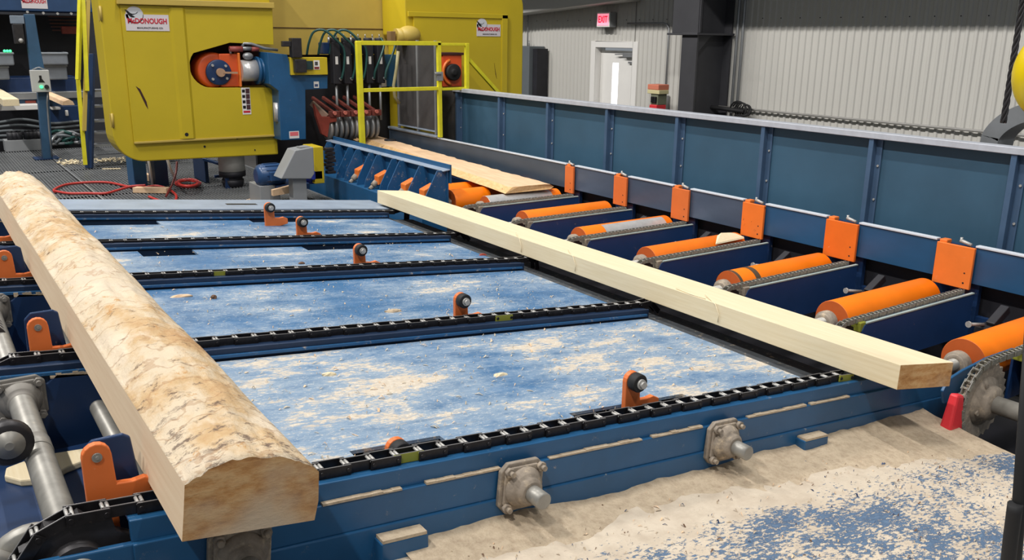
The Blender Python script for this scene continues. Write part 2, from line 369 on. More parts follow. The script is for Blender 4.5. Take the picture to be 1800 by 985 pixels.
for q, (yy, lab) in enumerate(((8.93, 'thin vertical conduit right beside the dark column'), (8.83, 'thin vertical conduit on the wall, farther from the dark column'))):
    m = MB(); m.tube([(9.95, yy, 0), (9.95, yy, 4.5)], .022); tag(m.build('conduit', GALV), lab, 'conduit', 'conduits beside the column')
m = MB(); m.tube([(9.96, 11.3, 2.42), (9.96, 10.45, 2.42), (9.96, 10.38, 2.4), (9.96, 10.33, 2.34), (9.96, 10.33, 1.3)], .014); m.box((9.9, 10.25, 1.1), (9.98, 10.42, 1.32)); tag(m.build('conduit', GALV), 'thin conduit bending down from the exit sign to a grey junction box', 'conduit')
# exit sign
ex = thing('exit_sign', 'lit red and white exit sign above the pale door', 'sign', (9.98, 11.75, 2.34))
m = MB(); m.box((9.84, 11.6, 2.36), (9.98, 11.93, 2.6)); m.build('sign_box', GREY, ex, .008)
m = MB(); m.box((9.825, 11.6, 2.36), (9.84, 11.93, 2.6)); m.build('sign_rim', WHITE, ex, .006)
m = MB(); m.box((9.82, 11.62, 2.385), (9.826, 11.91, 2.575)); m.build('sign_face', flat('exit_face', (255, 150, 170), .4, emit=.9), ex)
text('EXIT', .15, flat('exit_red', (235, 20, 60), .4, emit=.9), 'sign_lettering', ex, (9.817, 11.765, 2.48), (0, -1, 0), (0, 0, 1), .23, .02)
# wall cabinet and the small boxes by the column
cb = thing('wall_cabinet', 'tall grey electrical cabinet beside the yellow machine', 'cabinet', (9.8, 13.9, 0))
m = MB(); m.box((9.62, 13.6, 0), (9.98, 14.5, 2.02)); m.build('cabinet_body', DGREY, cb, .01)
m = MB(); m.box((9.7, 13.46, 0), (9.95, 13.59, 1.98)); m.build('cable_trunk', DARK, cb, .004)
m = MB(); m.tube([(9.9, 14.05, 2.02), (9.9, 14.05, 3)], .012); m.tube([(9.9, 14.0, 2.02), (9.9, 14.0, 2.12)], .01); m.build('cabinet_conduit', GALV, cb)
wb = thing('wall_box', 'salmon box with red base fixed beside the dark column', 'box', (9.4, 10.0, 1.15))
m = MB(); m.box((9.36, 9.86, 1.44), (9.58, 10.1, 1.52)); m.build('box_cap', flat('salmon', (206, 122, 96), .6), wb, .01)
m = MB(); m.box((9.36, 9.84, 1.38), (9.56, 10.1, 1.44)); m.build('box_band', flat('cream_band', (206, 196, 150), .6), wb, .008)
m = MB(); m.box((9.38, 9.88, 1.22), (9.56, 10.04, 1.38)); m.box((9.35, 9.9, 1.25), (9.38, 9.95, 1.34), 1); m.box((9.35, 9.96, 1.25), (9.38, 10.01, 1.34), 1); m.build('box_body', [flat('olive_box', (112, 116, 96), .6), BLACK], wb, .005)
m = MB(); m.box((9.36, 9.88, 1.08), (9.56, 10.04, 1.22)); m.build('box_base', REDP, wb, .012)
random.seed(3)
m = MB()
for k in range(7):
    a = random.uniform(0, 6); c = Vector((9.86, 8.55+.03*k, 1.22))
    m.tube([c+Vector((0, .13*math.cos(a+t)*(.5+.1*k), .12*math.sin(a+t)*(.6+.06*k))) for t in [i*.45 for i in range(12)]], .012, 6)
tag(m.build('cable_coil', RUBBER), 'tangle of black cable hung on the wall pipe', 'cable')
m = MB(); m.tube([(9.7, 9.6, 1.23), (9.8, 9.0, 1.22), (9.85, 8.6, 1.2)], .03); tag(m.build('hose', RUBBER), 'black hose reaching from the column to the cable tangle', 'hose')
# grating walkway and the floor around the machines
GZ = .5
gw = thing('grating_walkway', 'dark open steel grating walkway behind the deck', 'grating', (1.5, 10, GZ-.04))
m = MB(); x = -1.0
while x < 3.62: m.box((x, 6.95, GZ-.03), (x+.007, 14.6, GZ)); x += .034
y = 7.0
while y < 14.6: m.box((-1.0, y, GZ-.022), (3.62, y+.006, GZ-.004)); y += .1
m.build('grating_bars', GALV, gw)
m = MB()
for xx in (-1.0, 1.55, 3.6): m.box((xx, 6.95, GZ-.05), (xx+.02, 14.6, GZ+.004))
for yy in (10.2, 12.3, 14.6): m.box((-1.0, yy, GZ-.05), (3.62, yy+.012, GZ+.002))
m.build('edge_band', GALV, gw)
m = MB(); m.box((-1, 6.95, .02), (3.6, 14.6, .06)); m.build('pan_below', CONC, gw)
# ================================================================== THE SLOPING DECK
SY = [2.11, 3.36, 4.53, 5.46, 6.46]                                    # chain strands
ordn = ['nearest', 'second', 'third', 'fourth', 'farthest']
XL = .12; XR = 3.12
# front frame
fr = thing('front_beam', 'long blue channel beam along the near edge of the deck', 'beam', (2, 2.05, 0))
m = MB(); m.dbox(.3, 3.95, 2.055, 2.075, -.06, 0); m.dbox(.3, 3.95, 2.075, 2.155, -.012, -.002); m.build('top_strip', BLUE, fr, .003)
m = MB(); m.dbox(.3, 3.95, 2.04, 2.06, -.155, -.058); m.build('web', BLUE, fr, .003)
m = MB(); m.dbox(.3, 3.95, 2.032, 2.06, -.34, -.155); m.build('bottom_flange', BLUE, fr, .004)
for X in (1.0, 2.87, .45):
    m = MB(); m.dbox(X-.075, X+.075, 1.985, 2.035, -.265, -.185); m.build('tab', BLUE, fr, .004)
random.seed(5)
m = MB()
for X0, X1 in ((.78, 1.02), (1.1, 1.36), (1.55, 1.95), (2.0, 2.25), (2.5, 2.85), (2.88, 3.14)):
    n = 8
    for i in range(n):
        a = X0+(X1-X0)*i/n; b = a+(X1-X0)/n; h = .004+.004*random.random()
        m.dbox(a, b, 2.037, 2.054, -.058, -.058+h)
m.dbox(.93, 1.07, 1.985, 2.03, -.185, -.175); m.dbox(2.8, 2.94, 1.985, 2.03, -.185, -.176); m.build('sawdust_ledge', DUST, fr)
m = MB(); m.dbox(-.12, .31, 2.05, 2.07, -.3, -.06); m.dbox(.05, .22, 2.03, 2.055, -.33, -.1); m.build('tail_plate', BLUE, fr, .004)
# beams under the other strands
for k in range(1, 5):
    Y = SY[k]; b0 = Y-.075; w = .04
    t = thing('strand_beam', f'blue channel beam carrying the {ordn[k]} chain across the deck', 'beam', (1.6, Y, 0), 'beams under the deck chains')
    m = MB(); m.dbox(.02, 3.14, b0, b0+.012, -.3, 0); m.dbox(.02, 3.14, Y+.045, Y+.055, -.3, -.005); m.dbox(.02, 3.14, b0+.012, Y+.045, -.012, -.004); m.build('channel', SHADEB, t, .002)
    m = MB(); m.dbox(.02, 3.12, b0-.012, b0, -.035, -.022); m.build('side_lip', BLUED, t, .002)
m = MB(); m.dbox(.0, 3.25, 6.53, 6.98, -.02, .012); m.dbox(.0, 3.25, 6.93, 6.98, -.3, -.02)
m.dbox(1.93, 2.17, 6.72, 6.78, .010, .0135, 1)
tag(m.build('edge_plate', [GREYB, BLACK], bevel=.003), 'flat grey blue plate along the far edge of the deck', 'plate')
# deck panels with their notches
def panel(i, ya, yb, notches, mat, lab):
    t = MB(); off = -.045; th = .012
    xs = sorted({.42, XR}|{a for n in notches for a in n[:2]})
    for a, b in zip(xs, xs[1:]):
        y0, y1 = ya, yb
        for n in notches:
            if n[0] <= a and b <= n[1]:
                if n[2] > 0: y1 = yb-n[2]
                else: y0 = ya-n[2]
        t.dbox(a, b, y0, y1, off-th, off)
    tag(t.build('deck_sheet', mat, loc=(1.77, (ya+yb)/2, dz(1.77, -.06))), lab, 'deck panel', 'blue deck panels between the chains')
panel(0, 2.165, 3.27, [(.98, 1.3, -.15), (1.84, 2.42, -.15)], DECK1, 'blue deck panel nearest the camera, heaped with the most sawdust')
panel(1, 3.42, 4.44, [(1.0, 1.32, -.085), (1.95, 2.3, -.05)], DECK2, 'blue deck panel between the second and third chains')
panel(2, 4.59, 5.37, [(1.0, 1.31, .15), (2.0, 2.4, .12)], DECK2, 'narrow blue deck panel between the third and fourth chains')
panel(3, 5.52, 6.37, [(.84, 1.33, .14), (1.98, 2.36, .1), (.6, .84, -.0)], DECK2, 'blue deck panel farthest from the camera')
# chains
def chain_path(Y, XA, XB, co, rs=.13):
    p = []
    cx, cz = .18, dz(.18)+co-rs
    for k in range(5): a = PI*1.08-k*PI*.58/4; p.append((cx+rs*math.cos(a), cz+rs*math.sin(a)))
    p += [(XA, dz(XA, co)), (XB, dz(XB, co))]
    ex, ez = XB+.02, dz(XB)-.05
    for k in range(5): a = PI/2-.1-k*.55; p.append((ex+.07*math.cos(a), ez+.07*math.sin(a)))
    return p
def resample(p, pitch):
    out = [Vector(p[0])]; d = 0; 
    for a, b in zip(p, p[1:]):
        a, b = Vector(a), Vector(b); L = (b-a).length; s = pitch-d
        while s <= L: out.append(a+(b-a)*(s/L)); s += pitch
        d = (d+L) % pitch
    return out
def link_mesh(name, L, w, hw, h, th, pr, plate, pin, yel):
    m = MB(); e = h*.34
    for sy in (-1, 1): m.bar((-e, sy*w, 0), (L+e, sy*w, 0), th, h, 1 if (yel and sy < 0) else 0)
    m.cyl((0, -hw-th, 0), (0, hw+th, 0), pr*.5, 8, mi=0); q = h*.5-pr*.34
    for dx in (-pr*.42, pr*.42): m.cyl((dx, -w+th*.5, q), (dx, w-th*.5, q), pr*.34, 8, mi=2)
    for sy in (-1, 1): m.bar((-e*.8, sy*w, h/2+h*.02), (L+e*.8, sy*w, h/2+h*.02), th*.55, h*.06, 3)
    return m.build(name, [plate, YGREEN, pin, LITWORN], None, local=True)
def make_chain(parent, Y, pts, hw, h, th, pr, plate, pin, yellow=(), part='link'):
    L = (pts[1]-pts[0]).length; inv = wm(parent).inverted(); proto = {}
    for i, (a, b) in enumerate(zip(pts, pts[1:])):
        key = (i % 2, i in yellow)
        if key not in proto: o = proto[key] = link_mesh(part, L, hw if i % 2 else hw-th*1.3, hw, h, th, pr, plate, pin, i in yellow)
        else: o = proto[key].copy(); COL.objects.link(o)
        d = (b-a).normalized(); o.parent = parent
        o.matrix_local = inv@(Matrix.Translation((a.x, Y, a.y))@Matrix.Rotation(math.atan2(-d.y, d.x), 4, 'Y'))
for k in range(5):
    Y = SY[k]; t = thing('conveyor_chain', f'oily black link chain on the {ordn[k]} strand of the deck', 'chain', (1.6, Y, dz(1.6)), 'deck chains')
    pts = resample(chain_path(Y, .3, 3.14+.03*k, (.014, .010, .005, -.006, -.006)[k]), .078)
    make_chain(t, Y, pts, .026, .028, .006, .0135, CHAINM, PINM, {0: (14, 41), 1: (29,), 2: (16,)}.get(k, ()))
# tail shaft with sprockets and bearings
t = thing('tail_shaft', 'bare steel shaft running under the left ends of the chains', 'shaft', (.18, 4.3, .9)); sz = dz(.18)+.02-.13
m = MB(); m.cyl((.18, 1.95, sz), (.18, 6.7, sz), .04, 28); m.cyl((.18, 2.78, sz), (.18, 2.86, sz), .0425, 28); m.build('rod', STEEL, t)
for k in range(5):
    m = MB(); Y = SY[k]; n = 11; poly = []
    for i in range(n*2): a = PI*i/n; r = .134 if i % 2 else .112; poly.append((.18+r*math.cos(a), sz+r*math.sin(a)))
    m.prism(poly, 'y', Y-.015, Y+.015); m.cyl((.18, Y-.05, sz), (.18, Y+.05, sz), .065, 20); m.build('sprocket', DSTEEL, t)
# flange bearings
def make_bearing(name, loc, label, shaft=.12, group=None, mats=None, sh=True, r=.09):
    A, B = mats or (DIRTY, STEEL)
    t = thing(name, label, 'bearing', loc, group, slope=True)
    m = MB(); q = .082
    poly = [(-q, -q+.025), (-q+.025, -q), (q-.025, -q), (q, -q+.025), (q, q-.025), (q-.025, q), (-q+.025, q), (-q, q-.025)]
    m.prism(poly, 'y', -.012, .006); m.prism([(u*.86, v*.86) for u, v in poly], 'y', -.022, -.012); fp = m.build('flange_plate', A, t, .004, local=True)
    m = MB(); m.lathe((0, -.012, 0), (0, -1, 0), [(0, .07), (.02, .066), (.03, .055), (.034, .052), (.034, .046), (.05, .045), (.052, .04), (.06, .036)], 28); m.build('housing', A, t, local=True)
    for a in (-1, 1):
        for b in (-1, 1):
            m = MB(); m.cyl((a*.06, -.02, b*.06), (a*.06, -.034, b*.06), .016, 6); m.cyl((a*.06, -.034, b*.06), (a*.06, -.048, b*.06), .009, 10); m.build('bolt', A, fp, local=True)
    if sh:
        m = MB(); m.cyl((0, -.05, 0), (0, -.06-shaft, 0), .0275, 24); m.cyl((0, -.06-shaft, 0), (0, -.064-shaft, 0), .0275, 24, .024); m.build('shaft_end', B, t, local=True)
    return t
b0 = make_bearing('flange_bearing', (1.425, 2.03, .842), 'dust-caked flange bearing, middle one on the front beam', .07, 'bearings on the front beam')
copy_tree(b0, (2.345, 2.03, dz(2.345, -.12)), 'dust-caked flange bearing, right one on the front beam')
copy_tree(b0, (.545, 2.03, dz(.545, -.135)), 'dark flange bearing on the front beam under the end of the big cant')
for k in range(1, 4):
    Y = SY[k]-.085
    t = make_bearing('tail_bearing', (.18, Y, sz), f'grey flange bearing on the tail shaft at the {ordn[k]} chain', 0, 'bearings on the tail shaft', (paint('tail_bearing_grey%d' % k, (132, 128, 122), .6, .3, dust=.2), STEEL), sh=False); t.rotation_euler = (0, 0, 0)
# side plates that hold the tail bearings
for k in range(1, 5):
    Y = SY[k]; m = MB()
    poly = [(-.25, .58), (.62, .58), (.62, .70), (.5, .72), (.46, .76), (.46, dz(.46)-.06), (.43, dz(.43)-.04), (.3, dz(.3)-.03), (.27, dz(.27)-.06), (-.25, dz(-.25)-.1)]
    m.prism(poly, 'y', Y-.078-.012, Y-.078)
    t = thing('side_plate', f'blue stepped side plate holding the tail bearing of the {ordn[k]} chain', 'plate', (.2, Y-.08, .58), 'side plates at the left of the deck')
    m.build('plate', NAVY, t, .004)
    m = MB()
    for i in range(10): X = .28+.018*i; m.dbox(X, X+.018, Y-.09, Y-.05, -.045, -.036+.012*random.random())
    m.build('sawdust_cap', DUST, t)
# stop dogs
def make_dog(loc, label, cat='stop'):
    t = thing('stop_dog', label, cat, loc, 'orange stop dogs on the deck')
    m = MB(); w = .034
    poly = [(-w, -.13), (-w, .105)]+[(w*math.cos(a), .105+w*math.sin(a)) for a in [PI-PI*i/8 for i in range(1, 8)]]+[(w, .105), (w+.004, .022), (w+.04, .018), (w+.07, .022), (w+.10, .006), (w+.10, -.03), (w, -.05), (w, -.13)]
    m.prism(poly, 'y', -.011, .011); m.build('arm', ORANGED, t, .003, local=True)
    return t
def roller(t):
    m = MB(); m.lathe((.0, -.012, .105), (0, -1, 0), [(0, .03), (.004, .034), (.034, .034), (.038, .031)], 20); ro = m.build('roller', RUBBER, t, local=True)
    m = MB(); m.cyl((0, -.05, .105), (0, -.058, .105), .019, 16); m.cyl((0, -.058, .105), (0, -.07, .105), .014, 6); m.build('bolt', PINM, ro, local=True)
dogY = [2.195, 3.425, 4.61, 5.54, 6.13]; dogX = [2.03, 2.045, 2.065, 2.07, 2.055]
d0 = make_dog(D(dogX[0], dogY[0], 0), 'upright orange stop with black roller by the nearest chain'); roller(d0)
dl = [None, 'upright orange stop with black roller by the second chain', 'upright orange stop with black roller by the third chain', 'upright orange stop with black roller by the fourth chain', 'upright orange stop with black roller farthest back on the deck']
for k in range(1, 5): copy_tree(d0, D(dogX[k], dogY[k], -.012), dl[k])
e0 = make_dog(D(.262, 2.185, .02), 'orange stop without roller left of the big cant end, lowest in the picture')
m = MB(); m.cyl((0, -.011, .105), (0, -.016, .105), .012, 16); m.cyl((0, -.016, .105), (0, -.019, .105), .005, 8); m.build('pivot_bolt', STEEL, e0, local=True)
for k, lab in ((1, 'orange stop left of the cant at the second chain'), (2, 'orange stop left of the cant at the third chain'), (3, 'orange stop left of the cant, partly cut by the picture edge')):
    copy_tree(e0, D(.275, [0, 3.42, 4.62, 5.54][k], .0), lab)
t = make_dog(D(1.10, 2.235, -.125), 'lowered orange stop lying in a notch of the nearest deck panel'); roller(t)
# blue guide bracket behind each left stop
for k, Y in ((0, 2.235), (1, 3.47), (2, 4.66)):
    m = MB(); z = dz(.25)
    poly = [(-.3, z-.52), (.75, z-.62), (.75, z-.2), (.52, z-.1), (.37, z-.05), (.352, z+.13), (.335, z+.142), (.262, z+.142), (.24, z+.12), (.235, z-.05), (.19, z-.11), (-.3, z-.2)]
    m.prism(poly, 'y', Y, Y+.014); tag(m.build('guide_bracket', NAVY, bevel=.004), f'navy steel bracket standing behind the left stop at the {ordn[k]} chain', 'bracket', 'brackets behind the left stops')
# infeed rollers and offcuts at the lower left
t = thing('idler_wheel', 'black idler wheel with steel hub above the tail shaft', 'wheel', (.06, 2.72, .98))
c = ay(16, 783, 2.7)
m = MB(); m.lathe((c.x, 2.74, c.z), (0, -1, 0), [(0, .02), (0, .058), (.006, .066), (.034, .066), (.04, .058), (.04, .02)], 28); m.build('tyre', DSTEEL, t)
m = MB(); m.lathe((c.x, 2.71, c.z), (0, -1, 0), [(0, .044), (.014, .042), (.016, .016), (.022, .012)], 24); m.build('hub', STEEL, t)
m = MB(); m.bar((-.35, 2.76, c.z-.04), (c.x, 2.76, c.z), .02, .05); m.build('arm', NAVY, t)
t = thing('infeed_drum', 'dark grooved wheel beside the second strand at the left edge', 'wheel', (.0, 4.1, .9))
m = MB()
for i in range(4): m.lathe((.1, 4.16-.05*i, .95), (0, -1, 0), [(0, .05), (0, .1), (.012, .115), (.03, .115), (.042, .1), (.042, .05)], 28)
m.build('grooved_drum', DSTEEL, t)
m = MB()
for i in range(4): m.lathe((.1, 4.155-.05*i, .95), (0, -1, 0), [(0, .114), (.005, .118), (.01, .118), (.014, .114)], 28)
m.build('bright_rims', PINM, t)
t = thing('chain_guide', 'curved dark chain guide wheel at the lower left corner', 'wheel', (.05, 2.0, .9))
m = MB(); m.lathe((-.02, 2.2, .92), (0, -1, 0), [(0, .05), (0, .1), (.01, .105), (.03, .105), (.04, .1), (.04, .05)], 28); m.lathe((.1, 2.24, .93), (0, -1, 0), [(0, .05), (0, .1), (.01, .108), (.03, .108), (.04, .1), (.04, .05)], 28); m.build('rim', STEEL, t)
m = MB(); m.bar((-.35, 2.02, .83), (.12, 2.02, .88), .014, .05); m.build('guide_bar', NAVY, t)
m = MB(); m.bar((-.1, 1.985, .78), (.36, 1.985, .88), .05, .05); m.cyl((.37, 1.97, .885), (.37, 2.03, .885), .035, 14); m.build('scraper_bar', DIRTY, t, .006)
m = MB(); m.prism([(.10, 3.09), (.09, 3.03), (.13, 2.97), (.2, 2.94), (.27, 2.99), (.36, 3.02), (.37, 3.1), (.2, 3.13)], 'z', .785, .81)
tag(m.build('wood_offcut', WOOD, bevel=.006), 'pale rounded wood offcut lying under the tail shaft', 'offcut')
m = MB(); m.box((.2, 2.24, .84), (.31, 2.3, .9)); tag(m.build('wood_block', WOOD, bevel=.006), 'small pale wood block wedged behind the nearest chain', 'block')
m = MB(); m.box((-.6, 2.3, .74), (.5, 3.2, .785)); m.box((-.6, 3.2, .52), (.9, 6.6, .56)); m.box((-.6, 2.25, .0), (-.56, 6.6, .56)); m.box((-.6, 3.2, 0), (-.5, 3.26, .52)); m.box((.4, 2.3, 0), (.5, 2.36, .74)); m.box((.8, 6.5, 0), (.9, 6.6, .52)); tag(m.build('catch_pan', NAVY), 'dark blue steel catch pan under the left end of the deck', 'pan')
m = MB(); m.cyl((.42, 2.2, .88), (.42, 6.4, .88), .03, 16); tag(m.build('cross_pipe', STEEL), 'dull steel pipe under the left side of the big cant', 'pipe')
m = MB(); m.dbox(.9, 3.3, 2.2, 6.5, -.36, -.33); tag(m.build('under_pan', NAVY), 'dark blue pan beneath the deck panels', 'pan')
# sawdust-covered plate in front
m = MB(); nx, ny = 60, 40; vs = []; random.seed(11)
for j in range(ny+1):
    for i in range(nx+1):
        X = .95+2.75*i/nx; Y = .35+1.69*j/ny
        vs.append(D(X, Y, -.245+.004*random.random()))
m.add(vs, [(j*(nx+1)+i, j*(nx+1)+i+1, (j+1)*(nx+1)+i+1, (j+1)*(nx+1)+i) for j in range(ny) for i in range(nx)], 0, True)
m.dbox(.95, 3.7, .35, 2.04, -.28, -.252, 1)
tag(m.build('apron_plate', [PLATEM, NAVY]), 'blue steel plate buried in pale sawdust in the foreground', 'plate')
m = MB(); nx, ny = 90, 14; vs = []
from mathutils import noise as mn
for j in range(ny+1):
    for i in range(nx+1):
        X = 1.0+2.72*i/nx; v = j/ny
        wd = .2+.12*mn.noise((X*2.2, 0, 3))+.25*max(0, X-2.6)
        Y = 2.036-wd*v
        h = (.03+.03*mn.noise((X*3, 1.7, 0))+.05*max(0, X-2.9))*max(0, 1-v)**1.4+.008*mn.noise((X*18, Y*18, 2))*(1-v)
        vs.append(D(X, Y, -.246+max(h, -.002 if j == ny else h)))
m.add(vs, [(j*(nx+1)+i, j*(nx+1)+i+1, (j+1)*(nx+1)+i+1, (j+1)*(nx+1)+i) for j in range(ny) for i in range(nx)], 0, True)
tag(m.build('sawdust_drift', DUST), 'ridge of sawdust drifted against the front beam', 'sawdust', kind='stuff')
# loose shavings
def shavings(n, region, off, lab, size=(.006, .03), mats=(WOOD,), avoid=None):
    m = MB()
    for i in range(n):
        X, Y = region(); L = random.uniform(*size)*random.random()**.6; W = L*random.uniform(.1, .35); a = random.gauss(.05, .8)
        c, s_ = math.cos(a), math.sin(a); h = random.uniform(.001, .006)
        q = [(-L, -W), (0, -W*1.3), (L, -W*.6), (L, W*.6), (0, W), (-L, W*.7)]
        lift = [0, h*1.6, 0, 0, h*1.8, 0]
        m.add([D(X+u*c-v*s_, Y+u*s_+v*c, off+.0015+lf_) for (u, v), lf_ in zip(q, lift)], [(0, 1, 4, 5), (1, 2, 3, 4)], random.randrange(len(mats)))
    return tag(m.build('wood_shavings', list(mats)), lab, 'shavings', kind='stuff')
SHAV = flat('dull_shaving', (188, 176, 154), .8)
BARK = flat('bark_chip', (104, 76, 56), .8)
shavings(620, lambda: (random.uniform(.5, 3.1), random.uniform(2.2, 3.26)), -.045, 'loose pale shavings strewn over the nearest deck panel', (.004, .016), (SHAV, SHAV, SLABT))
shavings(420, lambda: (random.uniform(.6, 3.1), random.uniform(3.44, 4.42)), -.045, 'loose pale shavings on the panel between second and third chains', (.004, .014), (SHAV, SHAV, SLABT))
shavings(420, lambda: (random.uniform(.6, 3.1), random.uniform(4.6, 6.2)), -.045, 'loose pale shavings on the two far deck panels', (.004, .016), (SHAV, SHAV, SLABT))
shavings(1600, lambda: (random.uniform(1.05, 3.6), random.uniform(.7, 2.0)), -.243, 'loose dark and pale chips scattered over the foreground sawdust', (.003, .012), (DUST, DUST, BARK, SLABT, NAVY))
random.seed(21)
def lump(X, Y, L, W, h, off, mat, lab, name='wood_chip', cat='chip', rot=0):
    m = MB(); n = 10; vs = []
    for lev, k in ((0, 1), (.6, .85), (1, .4)):
        for i in range(n):
            a = 2*PI*i/n; r = 1+random.uniform(-.25, .25); u = L*k*r*math.cos(a); v = W*k*r*math.sin(a)
            vs.append(D(X+u*math.cos(rot)-v*math.sin(rot), Y+u*math.sin(rot)+v*math.cos(rot), off+h*lev))
    fs = [[i, (i+1) % n, n+(i+1) % n, n+i] for i in range(n)]+[[n+i, n+(i+1) % n, 2*n+(i+1) % n, 2*n+i] for i in range(n)]+[list(range(2*n, 3*n))]
    m.add(vs, fs); return tag(m.build(name, mat), lab, cat)
for (px, py, Lx, Wy, h, mt, lab) in ((322, 522, .055, .012, .012, SLABT, 'flat splinter of wood beside the cant between second and third chains'), (376, 525, .016, .012, .018, BARK, 'small dark bark crumb on the panel beside the cant'),
        (692, 548, .05, .02, .012, DUST, 'tan wood chip in the middle of the second deck panel'), (848, 449, .03, .012, .012, REDM, 'small red brown chip near the right end of the narrow panel'), (530, 464, .02, .012, .012, BARK, 'small brown chip beside the orange stop at the third chain'),
        (578, 660, .03, .012, .012, WOOD, 'pale upright splinter on the nearest panel beside the cant'), (880, 660, .035, .01, .01, WOOD, 'flat pale chip in the middle of the nearest deck panel'),
        (1030, 565, .05, .02, .02, SLABT, 'crumbled tan chunk by the right end of the second chain'), (880, 468, .09, .03, .025, SLABT, 'long tan sawdust clump under the board by the third chain'), (640, 428, .03, .012, .014, BARK, 'brown chip by the fourth chain')):
    d_ = ray(px, py); nrm = Vector((.0956, 0, .9954)); k_ = (nrm.dot(D(0, 0, -.045)-CAM))/nrm.dot(d_); p_ = CAM+d_*k_
    lump(p_.x, p_.y, Lx, Wy, h, -.045, mt, lab)
for (px, py, Lx, Wy, h, mt, lab) in ((1120, 852, .02, .012, .012, SLABT, 'small pale chip against the front beam right of the middle bearing'), (1620, 768, .035, .01, .01, BARK, 'dark bark strip on the sawdust near the right sprocket'), (1490, 764, .02, .01, .01, BARK, 'short bark flake on the sawdust below the board end'), (1235, 826, .025, .015, .01, REDM, 'rusty chip below the right front bearing')):
    d_ = ray(px, py); nrm = Vector((.0956, 0, .9954)); k_ = (nrm.dot(D(0, 0, -.235)-CAM))/nrm.dot(d_); p_ = CAM+d_*k_
    lump(p_.x, p_.y, Lx, Wy, h, -.235, mt, lab, rot=-.3)
# ================================================================== TIMBER
# big debarked cant on the deck chains
def cant():
    m = MB(); random.seed(2); NS = 170; NP = 34; off = .037; Y0, Y1 = 1.845, 6.68; X0, X1 = .372, .679; rings = []
    for i in range(NS+1):
        f = i/NS; Y = Y0+(Y1-Y0)*f; hl = .139+.006*mn.noise((0, Y*1.5, 7)); hr = .126+.010*mn.noise((3, Y*1.7, 1)); c = .052+.026*min(1, f*7)+.012*mn.noise((5, Y*1.1, 2))
        ring = [(X0, 0), (X0+.009, hl*.5), (X0+.017, hl)]
        for k in range(1, NP):
            u = k/NP; e = (1-abs(2*u-1.04)**2.2); nn = .010*mn.noise((u*5, Y*4.5, 9))+.006*mn.noise((u*11, Y*13, 4))+.004*mn.noise((u*22, Y*30, 6))
            ring.append((X0+.017+(X1-X0-.008)*u, hl+(hr-hl)*u+c*max(e, 0)+nn*min(1, 6*u*(1-u)*2)))
        ring += [(X1+.01, hr), (X1+.005, hr*.4), (X1-.007, 0)]
        skew = .02 if False else 0
        rings.append([D(x, Y-(.03*(x-X0)/(X1-X0) if i == 0 else 0), off+z) for x, z in ring])
    n = len(rings[0]); vs = [v for r in rings for v in r]; m.add(vs, [])
    for i in range(NS):
        for k in range(n):
            j = (k+1) % n; top = 2 <= k < n-3
            m.f.append([i*n+k, i*n+j, (i+1)*n+j, (i+1)*n+k]); m.m.append(1 if top else 0); m.s.append(top)
    m.f.append(list(range(n))); m.m.append(2); m.s.append(False); m.f.append([NS*n+k for k in range(n)][::-1]); m.m.append(2); m.s.append(False)
    return m.build('timber_cant', [WOODC, TOPW, ENDW], loc=D(.515, 4.2, .037))
tag(cant(), 'thick round-topped debarked cant lying across the left of the deck', 'timber')
# clean sawn board
m = MB(); o = .03; Xa, Xb = 3.195, 3.492; th = .108; p = [D(Xa, 1.865, o), D(Xb, 1.807, o-.002), D(Xb, 6.717, o-.002), D(Xa, 6.717, o)]
m.add(p+[v+Vector((0.003, 0, th)) for v in p], [(3, 2, 1, 0), (4, 5, 6, 7), (1, 2, 6, 5), (3, 0, 4, 7)], 0); n_ = len(m.v)
m.f.append([0, 1, 5, 4]); m.m.append(1); m.s.append(False); m.f.append([2, 3, 7, 6]); m.m.append(0); m.s.append(False)
bd = thing('sawn_board', 'long clean pale board lying beside the orange rolls', 'board', D(3.4, 4.4, .03))
m.build('timber', [WOOD, ENDW], bd, .002)
random.seed(8)
for k, (Y, sgn) in enumerate(((4.62, 1), (4.05, 1), (3.05, 0), (2.9, 1))):
    m = MB(); zt = dz(Xa, .03)+th
    pts = [(Xa+.06, Y+.1, zt+.003), (Xa+.02, Y+.03, zt+.006), (Xa-.003, Y-.03, zt-.005), (Xa-.006, Y-.06, zt-.05), (Xa-.004, Y-.055, zt-.09)] if sgn else [(Xa+.02, Y+.12, zt+.002), (Xa+.005, Y, zt+.003), (Xa+.01, Y-.1, zt+.002)]
    m.tube(pts, .0022, 5); m.build('splinter', WOOD, bd)
